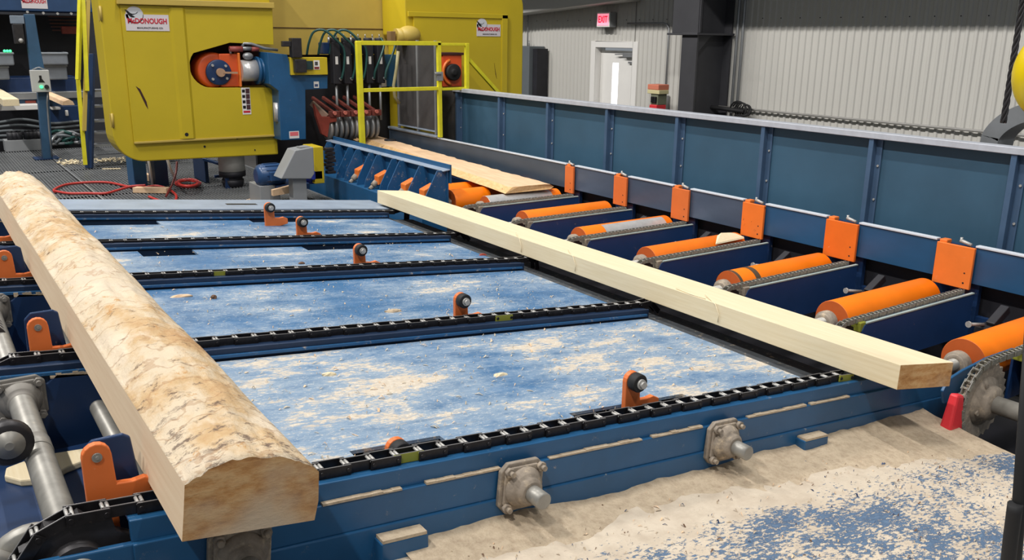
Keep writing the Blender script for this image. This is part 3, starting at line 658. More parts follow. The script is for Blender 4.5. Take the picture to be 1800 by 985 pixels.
# waney slab running out of the machine on the rolls
def slab():
    m = MB(); random.seed(5); NS = 70; Y0, Y1 = 6.55, 10.3; o = []; cr = 8
    for i in range(NS+1):
        f = i/NS; Y = Y0+(Y1-Y0)*f
        zt = .872+.1*f; xl = 4.42+.2*f+.012*mn.noise((Y*3, 1, 0)); xr = 4.86+.03*mn.noise((Y*1.4, 5, 0))+.025*mn.noise((Y*9, 8, 0))
        bot = [(xl-.0, zt-.055), ]
        ring = [(xl-.03, zt-.055), (xl+.02, zt)]+[(xl+(xr-xl)*k/cr, zt+.004*mn.noise((k, Y*6, 2))) for k in range(1, cr)]+[(xr, zt-.004), (xr+.03+.03*random.random(), zt-.03), (xr, zt-.05)]
        o.append([Vector((x, Y+(.04*mn.noise((x*22, 3, 1))-.1*(x-4.5) if i == 0 else 0), z)) for x, z in ring])
    n = len(o[0]); m.add([v for r in o for v in r], [])
    for i in range(NS):
        for k in range(n):
            j = (k+1) % n; m.f.append([i*n+k, i*n+j, (i+1)*n+j, (i+1)*n+k]); m.m.append(0 if 1 <= k < cr+1 else 1); m.s.append(False)
    m.f.append(list(range(n))); m.m.append(1); m.s.append(False); m.f.append([NS*n+k for k in range(n)][::-1]); m.m.append(1); m.s.append(False)
    return m.build('waney_slab', [SLABT, SLABE], loc=(4.55, 8.6, .81))
tag(slab(), 'rough waney edged slab coming out of the yellow machine', 'slab')
# ================================================================== ROLL CASE
BZ = .78; XB0, XB1 = 3.95, 5.02; BY = [1.83, 2.54, 3.32, 4.06, 4.81, 5.53, 6.27]; RY = [2.075, 2.83, 3.59, 4.345, 5.10, 5.855, 6.60]
nth = ['nearest', 'second nearest', 'third nearest', 'fourth nearest', 'fifth nearest', 'sixth nearest', 'farthest']
for k, Y in enumerate(BY):
    t = thing('roll_case_beam', f'navy cross beam with rounded end in the roll case, {nth[k]} of seven', 'beam', (4.5, Y, .5), 'navy cross beams between the rolls')
    x0 = XB0+(.28 if k == 0 else 0); z0 = .52
    m = MB(); poly = [(x0, z0), (XB1, z0), (XB1, BZ-.006), (x0+.05, BZ-.006), (x0+.02, BZ-.016), (x0+.004, BZ-.04)]
    m.prism(poly, 'y', Y, Y+.012); m.prism(poly, 'y', Y+.075, Y+.087); m.box((x0+.03, Y+.012, BZ-.03), (XB1, Y+.075, BZ-.02)); m.build('web', BEAMB, t)
    m = MB(); m.box((x0+.03, Y-.004, BZ-.007), (XB1, Y+.014, BZ)); m.box((x0+.03, Y+.07, BZ-.007), (XB1, Y+.09, BZ)); m.build('wear_strip', paint('strip%d' % k, (168, 182, 178), .45, .1, dust=.2), t)
    m = MB(); m.box((x0-.01, Y+.005, BZ-.05), (x0+.04, Y+.08, BZ+.002)); m.build('nose_block', YGREEN if k in (0, 1) else DIRTY, t, .004)
    c = thing('transfer_chain', f'dusty roller chain on the {nth[k]} navy cross beam', 'chain', (4.5, Y+.043, BZ), 'transfer chains on the cross beams')
    rs = .19 if k == 0 else .085; cx = 3.93 if k == 0 else 3.86; cz = BZ+.008-rs
    pts = [(cx+rs*math.cos(PI*1.35-a*PI*.85/10), cz+rs*math.sin(PI*1.35-a*PI*.85/10)) for a in range(11)]+[(XB1-.03, BZ+.008)]
    make_chain(c, Y+.043, resample(pts, .034), .017, .024, .004, .006, DCHAIN, DCHAIN)
    s = thing('drive_sprocket' if k == 0 else 'end_sprocket', ('large dusty sprocket on a stub shaft at the near end of the roll case' if k == 0 else f'dark small sprocket at the left end of the {nth[k]} cross beam'), 'sprocket', (cx, Y+.043, cz), None if k == 0 else 'small sprockets on the cross beams')
    m = MB(); nn = 26 if k == 0 else 14; poly = []
    for i in range(nn*2): a = PI*i/nn; r = rs*(.99 if i % 2 else .9); poly.append((cx+r*math.cos(a), cz+r*math.sin(a)))
    m.prism(poly, 'y', Y+.036, Y+.05); m.build('toothed_rim', DIRTY if k == 0 else DSTEEL, s)
    m = MB(); m.lathe((cx, Y+.09, cz), (0, -1, 0), [(0, rs*.5), (.03, rs*.62), (.06, rs*.62), (.075, rs*.45), (.1, rs*.42), (.11, .04)], 24); m.build('hub', DIRTY if k == 0 else DSTEEL, s)
    if k == 0:
        for q in range(4):
            m = MB(); a = q*PI/2+.4; m.cyl((cx+.09*math.cos(a), Y+.03, cz+.09*math.sin(a)), (cx+.09*math.cos(a), Y+.012, cz+.09*math.sin(a)), .014, 6); m.build('bolt', DIRTY, s)
        m = MB(); m.cyl((cx, Y, cz), (cx, .9, cz), .042, 24); m.build('stub_shaft', STEEL, s)
        m = MB(); m.box((cx-.1, .95, 0), (cx+.1, 1.0, cz+.08)); m.build('bearing_stand', NAVY, s)
def roll(Y, lab, x0=4.1, x1=5.0, r=.11, zc=.692, mat=ROLLO, band=None, worn=None, name='conveyor_roll', grp='orange rolls of the roll case'):
    t = thing(name, lab, 'roll', (x0, Y, zc-r), grp)
    m = MB(); m.cyl((x0, Y, zc), (x1, Y, zc), r, 48, mi=0, capm=1); sh = m.build('roll_shell', [mat, RUSTO], t, .003)
    m = MB(); m.cyl((x0-.17, Y, zc), (x1+.12, Y, zc), .03, 20); m.build('roll_shaft', STEEL, t)
    b = MB(); b.lathe((x0-.02, Y, zc), (-1, 0, 0), [(0, .05), (.01, .062), (.05, .062), (.055, .05), (.06, .048), (.062, .036)], 24); b.box((x0-.075, Y-.085, zc-.09), (x0-.03, Y+.085, zc-.035)); b.build('pillow_bearing', DIRTY, t, .003)
    for a, c, mt in band or ():
        m = MB(); m.cyl((a, Y, zc), (c, Y, zc), r+.0012, 48, caps=False); m.build('worn_band', mt, sh)
    return t
ORN = paint('dark_ring', (96, 78, 60), .5, .3)
roll(RY[0], 'fat orange roll nearest the camera, cut by the right edge of the picture', r=.114, zc=.69)
roll(RY[1], 'plain orange roll second nearest, below the largest orange stop plate')
roll(RY[2], 'orange roll with a dark ring worn round its left end', band=((4.1, 4.125, ORN), (4.245, 4.29, ORN)))
roll(RY[3], 'orange roll with black scuffs and a pale chip on its right end', mat=paint('scuffed_roll', (236, 116, 14), .45, var=.1, wear=((60, 44, 30), 20, .62, (.4, 2, 2))))
roll(RY[4], 'orange roll with a long bare silver stripe')
t = [o for o in COL.objects if o.name.startswith('conveyor_roll')][-1]
m = MB(); n = 8; vs = []
for i in range(n+1):
    a = math.radians(100+i*6.5); vs += [(4.30, RY[4]+.1115*math.cos(a), .692+.1115*math.sin(a)), (4.93, RY[4]+.1115*math.cos(a), .692+.1115*math.sin(a))]
m.add(vs, [(2*i, 2*i+1, 2*i+3, 2*i+2) for i in range(n)], 0, True); m.build('bare_stripe', SILVER, t)
roll(RY[5], 'orange roll with black oil streaks, sixth from the camera', mat=paint('streaked_roll', (238, 122, 12), .45, var=.1, wear=((50, 40, 30), 16, .66, (.35, 2.5, 2.5))))
roll(RY[6]-.01, 'mostly bare silver roll with an orange right end', x0=4.2, r=.105, zc=.70, mat=SILVER, band=((4.90, 5.0, ROLLO),))
roll(6.98, 'short orange roll under the near end of the waney slab', x0=4.06, x1=4.45, r=.115, zc=.70, grp=None)
roll(7.35, 'orange roll behind the short roll under the waney slab', x0=4.06, x1=5.0, zc=.695)
m = MB(); X, Y, z = 4.78, RY[3]-.05, .8
m.hexa([(4.66, Y-.06, z-.03), (4.97, Y-.06, z-.02), (4.95, Y+.02, z+.01), (4.76, Y+.02, z+.012), (4.67, Y-.055, z-.02), (4.97, Y-.05, z-.008), (4.9, Y+.02, z+.02), (4.8, Y+.02, z+.03)]); tag(m.build('wood_chip', WOOD, bevel=.004), 'pale wedge of wood lying on the scuffed orange roll', 'chip')
# side rails and frame
m = MB(); m.box((4.0, 1.98, .50), (4.06, 9.3, .602)); m.box((3.78, 1.93, .3), (3.86, 10, .42)); tag(m.build('bearing_rail', NAVY), 'navy rail carrying the left bearings of the rolls', 'rail')
m = MB(); poly = [(3.70, .67), (3.73, .60), (3.80, .61), (3.92, .67), (4.1, .72), (4.3, .735), (4.3, .76), (4.06, .76), (3.85, .74), (3.74, .72)]; m.prism(poly, 'y', 1.94, 1.955); tag(m.build('curved_guide', BLUE, bevel=.004), 'curved blue guide arm between the board end and the near sprocket', 'guide')
m = MB(); m.hexa([(3.63, 1.85, .46), (3.76, 1.85, .44), (3.76, 1.91, .44), (3.63, 1.91, .46), (3.68, 1.86, .685), (3.74, 1.86, .67), (3.74, 1.9, .67), (3.68, 1.9, .685)]); tag(m.build('red_flag', REDP, bevel=.012), 'small red plastic flag by the near sprocket', 'flag')
random.seed(4)
for k in range(1, 6):
    Y = BY[k]-.2
    t = thing('grease_bracket', f'dark bracket with bright rod below the fence, in the {nth[k]} gap between beams', 'bracket', (4.82, Y, .5), 'brackets in the gaps below the fence')
    m = MB(); m.box((4.8, Y-.06, .52), (5.0, Y+.06, .66)); m.bar((4.86, Y, .66), (5.0, Y, .74), .05, .05); m.build('body', DARK, t, .006)
    m = MB(); m.cyl((4.66, Y+.02, .7), (4.82, Y+.02, .67), .01, 8); m.cyl((4.655, Y+.02, .70), (4.665, Y+.02, .70), .018, 10); m.build('rod', PINM, t)
    c = thing('drive_chain', f'dark drive chain low in the {nth[k]} gap between beams', 'chain', (4.4, Y, .5), 'drive chains low between the beams')
    make_chain(c, Y-.02, resample([(3.98, .53), (4.8, .56)], .036), .016, .026, .004, .006, CHAINM, DCHAIN)
m = MB(); m.box((3.7, 1.2, .1), (5.3, 10.4, .12)); tag(m.build('chip_pan', DARK), 'black pan below the roll case', 'pan')
m = MB(); m.dbox(3.135, 3.36, 2.17, 6.4, -.075, -.06); tag(m.build('drip_strip', paint('grey_gap', (66, 70, 74), .7, var=.3, scale=14, dust=.3)), 'dark grey dusty strip along the right end of the blue deck', 'strip')
m = MB(); m.box((3.3, 2.2, .0), (3.34, 6.9, .66)); m.box((3.34, 2.2, .25), (3.42, 6.9, .3)); tag(m.build('deck_end_plate', DARK), 'dark plate closing the right end of the deck below the board', 'plate')
# fence: blue boards and orange stop plates
PY = [(2.568, 2.82), (3.345, 3.61), (4.119, 4.34), (4.872, 5.08), (5.613, 5.80), (6.354, 6.50)]
fe = thing('guide_fence', 'low blue board fence along the right ends of the rolls', 'fence', (5.06, 5, .8))
ends = [1.6]+[v for p in PY for v in p]+[10.2]
for i in range(0, len(ends), 2):
    a, b = ends[i]+.006, ends[i+1]+.02; last = i == len(ends)-2
    m = MB(); m.box((5.055, a, .82), (5.07, b, 1.042)); m.build('fence_board', paint('fence_blue%d' % i, (38, 78, 114) if i < 6 else ((74, 88, 108) if i < 12 else (66, 80, 96)), .32, .15 if i >= 6 else 0, var=.25, scale=3, wear=((110, 108, 116), 11, .66 if i > 4 else .8, (1, .25, 2)), stretch=(1, .4, 1)), fe, .002)
    m = MB(); m.box((5.048, a, 1.038), (5.09, b, 1.050)); m.build('top_edge', EDGE, fe, .002)
m = MB()
for a, b in PY: m.box((5.085, a-.02, .5), (5.12, b+.02, 1.03))
m.box((5.09, 1.6, .5), (5.13, 10.2, .62)); m.build('back_frame', NAVY, fe)
m = MB(); m.box((5.135, 1.6, .2), (5.145, 10.2, .9)); m.build('gap_dark_sheet', DARK, fe)  # dark sheet added so the gaps below the fence read dark
sz_ = ['nearest and largest', 'second nearest, with a scratched face', 'third nearest, with black peeled paint', 'fourth nearest', 'fifth nearest', 'farthest and smallest']
for k, (a, b) in enumerate(PY):
    t = thing('stop_plate', f'orange stop plate set in the blue fence, {sz_[k]}', 'stop plate', (5.05, (a+b)/2, .785), 'orange stop plates in the fence')
    mt = [ORANGE, paint('scratched_orange', (228, 108, 30), .45, var=.1, wear=((140, 62, 24), 22, .68, (1, 3, .4)), dust=.05), paint('peeled_orange', (230, 116, 40), .45, var=.08, wear=((50, 30, 24), 13, .62, (1, 2, 1)))][k] if k < 3 else ORANGED
    m = MB(); m.box((5.025, a+.01, .785), (5.045, b-.01, 1.036)); fp = m.build('face_plate', mt, t, .003)
    m = MB(); m.box((5.045, b-.06, .80), (5.10, b-.012, 1.052)); m.build('hinge_block', ORANGE, t, .006)
    m = MB(); m.cyl((5.06, a+.05, 1.045), (5.06, a+.12, 1.062), .011, 8); m.cyl((5.06, a+.115, 1.05), (5.06, a+.115, 1.08), .008, 8); m.build('latch_pin', PINM, t)
    m = MB(); m.cyl((5.024, a+.05, .82), (5.027, a+.05, .82), .006, 8); m.cyl((5.024, a+.05, .88), (5.027, a+.05, .88), .005, 8); m.build('screw', RUBBER, fp)
# tall blue guard wall
g = thing('guard_wall', 'tall blue steel guard wall with posts running behind the roll fence', 'guard', (5.36, 5.5, .4))
GY = [1.66, 2.60, 3.545, 4.47, 5.39, 6.305, 7.23, 8.12, 9.03]
for a, b in zip(GY, GY[1:]):
    m = MB(); m.box((5.40, a+.005, .5), (5.41, b-.005, 1.56)); m.build('sheet', STEELB, g)
for y in GY:
    m = MB(); m.box((5.345, y-.018, .5), (5.40, y+.018, 1.565)); m.box((5.388, y-.06, .5), (5.398, y+.018, 1.56)); m.build('post', GREYB if False else paint('post%d' % int(y*100), (70, 94, 122), .35, .1, var=.15), g, .003)
    m = MB(); [m.cyl((5.380, y-.045, z), (5.386, y-.045, z), .008, 8) for z in (1.15, 1.38)]; m.build('bolt', PINM, g)
m = MB(); m.box((5.335, 1.6, 1.562), (5.43, 9.1, 1.604)); m.build('top_rail', paint('rail_grey', (178, 182, 190), .35, .1, var=.12, scale=12), g, .004)
m = MB(); m.box((5.35, 9.05, .5), (5.365, 9.45, 1.57)); m.build('end_sheet', DGLASS, g)
# left ribbed bracket fence
bf = thing('infeed_fence', 'blue ribbed bracket fence on the left of the waney slab', 'fence', (3.9, 8.2, .3))
m = MB(); m.box((3.96, 6.86, .70), (3.98, 9.5, 1.02)); m.build('side_sheet', BLUE, bf, .003)
m = MB(); m.hexa([(3.915, 6.84, 1.012), (3.985, 6.84, 1.02), (3.985, 9.55, 1.02), (3.915, 9.55, 1.012), (3.915, 6.84, 1.022), (3.985, 6.84, 1.03), (3.985, 9.55, 1.03), (3.915, 9.55, 1.022)]); m.build('top_flange', GREYB, bf, .003)
m = MB(); m.box((3.985, 6.84, .9), (4.0, 9.5, 1.07)); m.build('inner_lip', BLUE, bf, .003)
m = MB(); m.box((3.70, 6.86, .0), (3.96, 9.6, .70)); m.build('base_box', BLUE, bf, .006)
for y in (6.88, 7.22, 7.62, 7.78, 8.12, 8.3, 8.62, 8.82, 9.15, 9.4):
    m = MB(); m.prism([(3.72, .70), (3.965, .70), (3.965, 1.02), (3.87, 1.02), (3.74, .78)], 'y', y-.006, y+.006); m.build('gusset', BLUED, bf)
for k, y in enumerate((7.05, 7.42, 8.0, 8.48)):
    t = thing('press_unit', f'small orange block with hose fitting between the blue gussets, {["nearest", "second", "third", "farthest"][k]} from the deck', 'fitting', (3.85, y, .7), 'orange fittings on the ribbed fence')
    m = MB(); m.hexa([(3.80, y-.05, .74), (3.92, y-.05, .78), (3.92, y+.05, .78), (3.80, y+.05, .74), (3.80, y-.05, .83), (3.92, y-.05, .88), (3.92, y+.05, .88), (3.80, y+.05, .83)]); m.build('block', ORANGE, t, .008)
    m = MB(); m.cyl((3.8, y, .77), (3.76, y, .73), .03, 14); m.cyl((3.76, y, .73), (3.72, y-.01, .70), .02, 12); m.build('fitting', DIRTY, t)
# ================================================================== TWIN BAND SAW
MY = 9.8; MYB = 10.2
def slotpoly():
    s = []
    return s
lm = thing('band_saw_housing', 'huge yellow band saw housing on the left with an orange wheel in its slot', 'machine', (2.6, 10.2, .86))
arc = lambda cx, cz, r, a0, a1, n: [(cx+r*math.cos(math.radians(a0+(a1-a0)*i/n)), cz+r*math.sin(math.radians(a0+(a1-a0)*i/n))) for i in range(n+1)]
lower_slot = [(3.44, 1.615), (2.80, 1.625)]+arc(2.735, 1.845, .222, 270, 150, 10)[0:]+[]
slot = [(3.44, 1.615)]+[(2.76, 1.625)]+arc(2.745, 1.845, .22, 262, 140, 10)+[(2.97, 2.095), (3.44, 2.075)]
def housing(x0, x1, zb, zt, chop=.24, z1=1.2):
    return [(x1, zb)]+[]
body = [(3.44, .862)]+[(1.98, .882)]+arc(2.01, 1.18, .30, 255, 185, 8)+[(1.71, 1.22), (1.71, 3.1), (3.45, 3.1), (3.445, 2.075)]+slot[::-1][1:-1]+[(3.44, 1.615)]
m = MB(); m.prism(body, 'y', MY, MYB); m.build('housing_shell', YEL, lm, .012)
door = [(3.46, 1.092), (1.90, 1.092), (1.90, 2.455), (3.46, 2.46), (3.45, 2.075)]+slot[::-1][1:-1]+[(3.45, 1.615)]
m = MB(); m.prism(door, 'y', MY-.03, MY+.002); dd = m.build('door_panel', YEL, lm, .004)
m = MB(); m.hexa([(2.39, MY-.05, 1.10), (2.50, MY-.05, 1.10), (2.53, MY-.028, 1.10), (2.36, MY-.028, 1.10), (2.39, MY-.05, 2.44), (2.50, MY-.05, 2.44), (2.53, MY-.028, 2.44), (2.36, MY-.028, 2.44)]); m.build('rib', YEL, dd)
m = MB(); m.box((1.87, MY-.075, 2.46), (3.47, MY, 2.52)); m.build('drip_ledge', YELD, lm, .006)
m = MB(); m.box((1.90, MY-.045, 1.072), (3.47, MY, 1.094)); m.build('sill', YELD, lm, .004)
for z in (1.25, 2.3):
    m = MB(); m.box((1.705, MY+.02, z), (1.715, MY+.06, z+.13)); m.cyl((1.72, MY-.006, z), (1.72, MY-.006, z+.14), .012, 8); m.build('hinge', YELD, lm)
m = MB(); m.box((2.5, MYB-.02, 1.55), (3.42, MYB+.01, 2.15)); m.build('slot_back', MAROON, lm)
for (X, z, r) in ((2.43, 1.145, .02), (2.98, 1.075, .016), (2.62, 1.0, .012), (3.17, .93, .008)):
    m = MB(); m.cyl((X, MY-.001, z), (X, MY-.052 if z > 1.09 else MY-.006, z), r, 12); m.build('bolt_hole', RUBBER, dd)
m = MB(); m.prism([(1.97, 1.66), (2.0, 1.60), (2.05, 1.46), (2.07, 1.42), (2.06, 1.5), (2.01, 1.63)], 'y', MY-.033, MY-.029); m.build('paint_scar', MAROON, dd)
# maker's plates (white, black bird over red lettering)
def plate(name, lab, c, w, h, xd, big=True):
    """sign in a plane facing -Y"""
    x, y, z = c; t = thing(name, lab, 'sign', (x, y, z-h/2)); X = Vector((1, 0, 0)); Z = Vector((0, 0, 1))
    m = MB(); m.box((x-w/2, y-.004, z-h/2), (x+w/2, y, z+h*.18)); m.cyl((x-w*.28, y-.004, z+h*.15), (x-w*.28, y, z+h*.15), h*.36, 28); m.build('backing', flat('sign_white', (214, 206, 208), .5), t)
    m = MB(); m.cyl((x-w*.26, y-.0055, z+h*.16), (x-w*.26, y-.0045, z+h*.16), h*.3, 28); m.build('disc', flat('sign_grey', (206, 208, 212), .5), t)
    k = h
    bird = [(-.48, .52), (-.44, .42), (-.40, .30), (-.33, .12), (-.24, .0), (-.14, -.02), (-.06, .02), (-.12, .08), (-.20, .14), (-.10, .18), (.02, .26), (.08, .38), (.05, .30), (-.04, .24), (-.16, .22), (-.24, .26), (-.30, .34), (-.36, .42)]
    m = MB(); m.prism([(x-w*.24+u*k*.95, z+h*.06+v*k*.62) for u, v in bird], 'y', y-.0075, y-.005); m.build('bird_emblem', BLACK, t)
    text('McDONOUGH', h*.30, REDL, 'lettering', t, (x+.0, y-.006, z-h*.1), X, Z, w*.9, .03)
    if big: text('MANUFACTURING CO.', h*.09, flat('small_print', (60, 50, 56), .5), 'small_lettering', t, (x+w*.05, y-.006, z-h*.38), X, Z, w*.6, .01)
    return t
plate('maker_sign', 'white sign with black bird and red lettering on the left yellow housing', (2.145, MY-.031, 2.325), .42, .235, 0)
# orange wheel guide and its drive inside the slot
gd = thing('saw_guide', 'orange round saw guide with dark blue disc in the housing slot', 'machine part', (2.86, 9.9, 1.62))
m = MB(); m.lathe((2.80, MY+.3, 1.805), (0, -1, 0), [(0, .19), (.2, .19), (.24, .185), (.27, .17), (.27, .12)], 36); m.hexa([(2.85, MY-.0, 1.63), (3.06, MY-.0, 1.63), (3.06, MY+.25, 1.63), (2.85, MY+.25, 1.63), (2.85, MY, 1.98), (3.06, MY, 1.98), (3.06, MY+.25, 1.98), (2.85, MY+.25, 1.98)]); m.build('guide_housing', paint('guide_orange', (206, 84, 36), .45, var=.12), gd, .012)
m = MB(); m.lathe((2.83, MY+.01, 1.785), (0, -1, 0), [(0, .135), (.03, .135), (.035, .125), (.035, .05)], 32); dk_ = m.build('disc', NAVY, gd)
for a in (.75, 2.3, 3.9, 5.6):
    m = MB(); m.cyl((2.83+.1*math.cos(a), MY-.02, 1.785+.1*math.sin(a)), (2.83+.1*math.cos(a), MY-.045, 1.785+.1*math.sin(a)), .014, 8); m.build('bolt', PINM, dk_)
m = MB(); m.cyl((2.84, MY-.02, 1.785), (2.84, MY-.07, 1.785), .045, 20); m.bar((2.86, MY-.06, 1.785), (3.02, MY-.05, 1.78), .03, .02); m.build('hub', paint('hub_tan', (176, 140, 112), .5), gd)
m = MB(); m.box((3.04, MY-.04, 1.63), (3.065, MY+.1, 1.99)); m.build('end_plate', ORANGE, gd, .006)
ga = thing('guide_cylinder', 'silver and blue cylinder joining the orange guide to the blue column', 'cylinder', (3.25, 9.8, 1.65))
m = MB(); m.cyl((3.065, MY, 1.80), (3.25, MY, 1.80), .115, 28); m.build('silver_barrel', SILVER, ga)
m = MB(); m.cyl((3.25, MY, 1.80), (3.52, MY, 1.80), .135, 28); m.cyl((3.24, MY, 1.80), (3.27, MY, 1.80), .15, 28); m.build('blue_barrel', BLUE, ga)
m = MB(); m.cyl((2.96, MY-.02, 2.03), (3.10, MY-.02, 2.03), .03, 14); m.cyl((3.2, MY-.02, 2.03), (3.28, MY-.02, 2.03), .026, 14); m.build('red_fitting', flat('dull_red', (150, 70, 64), .5), ga)
m = MB(); m.cyl((3.08, MY-.02, 2.035), (3.2, MY-.02, 2.035), .022, 14); m.ball((3.15, MY-.04, 1.955), .05, 16, sc=(1.2, .8, .8)); m.tube([(3.1, MY-.02, 2.05), (3.12, MY-.02, 2.09), (3.2, MY-.03, 2.085), (3.34, MY-.03, 2.04), (3.5, MY, 2.02)], .016, 8); m.cyl((2.97, MY-.02, 1.98), (2.97, MY-.02, 2.03), .012, 8); m.build('valve', GALV, ga)
def sticker(lab, c, w, h, rows, name='warning_label'):
    x, y, z = c; t = thing(name, lab, 'label', (x, y, z-h/2))
    m = MB(); m.box((x-w/2, y-.003, z-h/2), (x+w/2, y, z+h/2)); m.build('backing', WHITE, t)
    for (u0, u1, v0, v1, mt) in rows:
        m = MB(); m.box((x-w/2+w*u0, y-.0042, z-h/2+h*v0), (x-w/2+w*u1, y-.0028, z-h/2+h*v1)); m.build('printed_block', mt, t)
    return t
rows = [(.08, .42, .82-.2*i, .93-.2*i, BLACK) for i in range(4)]+[(.5, .95, .78-.2*i, .96-.2*i, flat('brown_print%d' % i, (70, 40, 44), .5)) for i in range(4)]+[(.1, .9, .06, .14, REDL)]
sticker('tall white pictogram label on the yellow housing below the slot', (3.10, MY-.031, 1.475), .095, .29, rows)
# blue T column between guide and presses
tc = thing('guide_column', 'blue T-shaped column in front of the band saw', 'column', (3.6, 9.6, .9))
TY = 9.55
def pa(x, y, Y=TY): p = ay(x, y, Y); return (p.x, p.z)
m = MB(); m.prism([pa(470, 92), pa(505, 96), pa(515, 132), pa(576, 133), pa(576, 156), pa(537, 158), pa(538, 245), pa(494, 247), pa(490, 160), pa(474, 148)], 'y', TY, TY+.3); m.build('t_plate', BLUE, tc, .006)
m = MB(); a = pa(508, 101); b = pa(574, 131); m.box((a[0], TY-.04, b[1]), (b[0], TY+.1, a[1])); m.build('yellow_box', YEL, tc, .004)
m = MB(); a = pa(507, 70); b = pa(526, 101); m.box((a[0], TY-.1, b[1]), (b[0], TY, a[1]+.02)); a = pa(512, 104); b = pa(533, 127); m.box((a[0], TY-.12, b[1]), (b[0], TY-.04, a[1])); a = pa(492, 72); b = pa(508, 82); m.box((a[0], TY-.08, b[1]), (b[0], TY-.02, a[1])); m.build('actuator', DSTEEL, tc, .008)
m = MB(); a = pa(535, 107); b = pa(547, 122); m.box((a[0], TY-.06, b[1]), (b[0], TY-.04, a[1])); m.build('dark_label', flat('teal_label', (30, 56, 58), .5), tc)
m = MB(); a = pa(494, 165); b = pa(486, 215); m.cyl((a[0]-.02, TY+.1, b[1]), (a[0]-.02, TY+.1, a[1]-.1), .04, 14); m.build('shiny_rod', SILVER, tc)
c = pa(554, 114); sticker('small white and maroon label on the yellow box of the blue column', (c[0], TY-.041, c[1]), .07, .1, [(.1, .9, .05, .3, flat('maroon_print', (120, 40, 40), .5)), (.2, .7, .45, .85, flat('grey_print', (70, 70, 70), .5))])
c = pa(556, 149); sticker('tiny white label at the right end of the blue column arm', (c[0], TY-.001, c[1]), .06, .07, [(.15, .8, .2, .6, flat('blue_print', (60, 80, 120), .5))])
c = pa(517, 237); sticker('white and pink label low on the blue column', (c[0], TY-.001, c[1]), .115, .08, [(.08, .92, .35, .9, flat('pink_print', (226, 110, 116), .5))])
# centre panel, right housing
cp = thing('saw_bridge', 'yellow panel bridging the two band saw housings', 'machine part', (4.3, 10.5, 1.7))
m = MB(); m.box((3.42, 10.45, 1.95), (5.3, 10.6, 3.1)); m.build('panel', YELD, cp, .006)
m = MB(); m.box((3.42, 10.44, 2.26), (5.2, 10.452, 2.268)); m.build('seam', MAROON, cp)
m = MB(); m.box((3.42, 10.5, .2), (5.3, 10.56, 1.95)); m.build('dark_recess', DARK, cp)
rm = thing('band_saw_housing', 'yellow band saw housing on the right beside the grey cabinet', 'machine', (6.0, 10.2, .4))
bodyr = [(5.17, .4), (5.17, 2.12), (5.10, 2.2), (5.10, 3.1), (6.62, 3.1)]+arc(6.55, 2.55, .28, 60, 0, 6)+[(6.83, .4)]
m = MB(); m.prism(bodyr, 'y', MY, MY+.62); m.build('housing_shell', YEL, rm, .012)
m = MB(); m.box((5.2, MY-.03, .5), (6.53, MY+.002, 2.44)); d2 = m.build('door_panel', YEL, rm, .006)
m = MB(); m.box((6.47, MY-.045, .5), (6.56, MY-.02, 2.46)); m.box((5.12, MY-.045, 2.41), (6.56, MY-.02, 2.47)); m.build('door_frame', YEL, rm, .006)
m = MB(); m.prism([(6.36, 1.86), (6.38, 1.72), (6.40, 1.66), (6.37, 1.8)], 'y', MY-.034, MY-.03); m.build('paint_scar', MAROON, rm)
plate('maker_sign', 'white sign with black bird and red lettering on the right yellow housing', (6.27, MY-.032, 2.30), .36, .215, 0)
# press cylinders, hoses, hold-down rolls
PX = [4.0+.165*i for i in range(5)]
PYc = 9.98
for i in range(5):
    X = ay(592+19.5*i, 100, PYc).x
    t = thing('press_cylinder', f'dark hydraulic press cylinder, {["first", "second", "third", "fourth", "fifth"][i]} from the left in the row', 'cylinder', (X, PYc, 1.35), 'hydraulic press cylinders')
    z0 = ay(600, 148, PYc).z; z1 = ay(600, 66, PYc).z; zr = ay(600, 215, PYc).z
    m = MB(); m.box((X-.05, PYc, z0), (X+.05, PYc+.1, z1-.05)); m.cyl((X, PYc+.05, z1-.06), (X, PYc+.05, z1), .055, 14); ba = m.build('barrel', DARK, t, .01)
    m = MB(); m.cyl((X, PYc+.05, zr), (X, PYc+.05, z0), .016, 10); m.build('rod', GALV, t)
    m = MB(); m.box((X-.02, PYc-.006, z0+.23), (X+.012, PYc, z0+.32)); m.build('tag_plate', WHITE, ba)
    m = MB(); m.cyl((X+.03, PYc, z0+.06), (X+.03, PYc-.03, z0+.06), .018, 8); m.build('port', GALV, ba)
    h = thing('hydraulic_hose', f'green hydraulic hose looping to the press cylinder, {["first", "second", "third", "fourth", "fifth"][i]} from the left', 'hose', (X, PYc-.02, z0), 'green hydraulic hoses')
    if i < 3: path = [(X+.03, PYc-.04, z0+.06), (X+.06, PYc-.06, z0+.2), (X+.06, PYc-.08, z0+.4), (X-.05, PYc-.1, z1-.02), (X-.17, PYc-.06, z1+.08), (X-.27, PYc, z1+.06), (X-.32, PYc+.04, z1-.06), (X-.33, PYc+.1, z1-.2)]
    else: path = [(X+.03, PYc-.04, z0+.06), (X+.03, PYc-.07, z0+.15), (X+.09, PYc-.09, z0+.3), (X+.16, PYc-.06, z0+.45), (X+.15, PYc, z1+.0)]
    pp = [Vector(p) for p in path]; q = []
    for a in range(len(pp)-1):
        p0, p1, p2, p3 = pp[max(a-1, 0)], pp[a], pp[a+1], pp[min(a+2, len(pp)-1)]
        for s_ in range(5):
            u = s_/5; q.append(.5*((2*p1)+(-p0+p2)*u+(2*p0-5*p1+4*p2-p3)*u*u+(-p0+3*p1-3*p2+p3)*u**3))
    q.append(pp[-1]); m = MB(); m.tube(q, .014, 8); m.build('hose_line', GREENH if i != 4 else flat('teal_hose', (56, 92, 90), .4), h)
mn_ = thing('valve_manifold', 'dark blue valve manifold with small fittings above the press cylinders', 'valve block', (4.2, 10.1, 2.0))
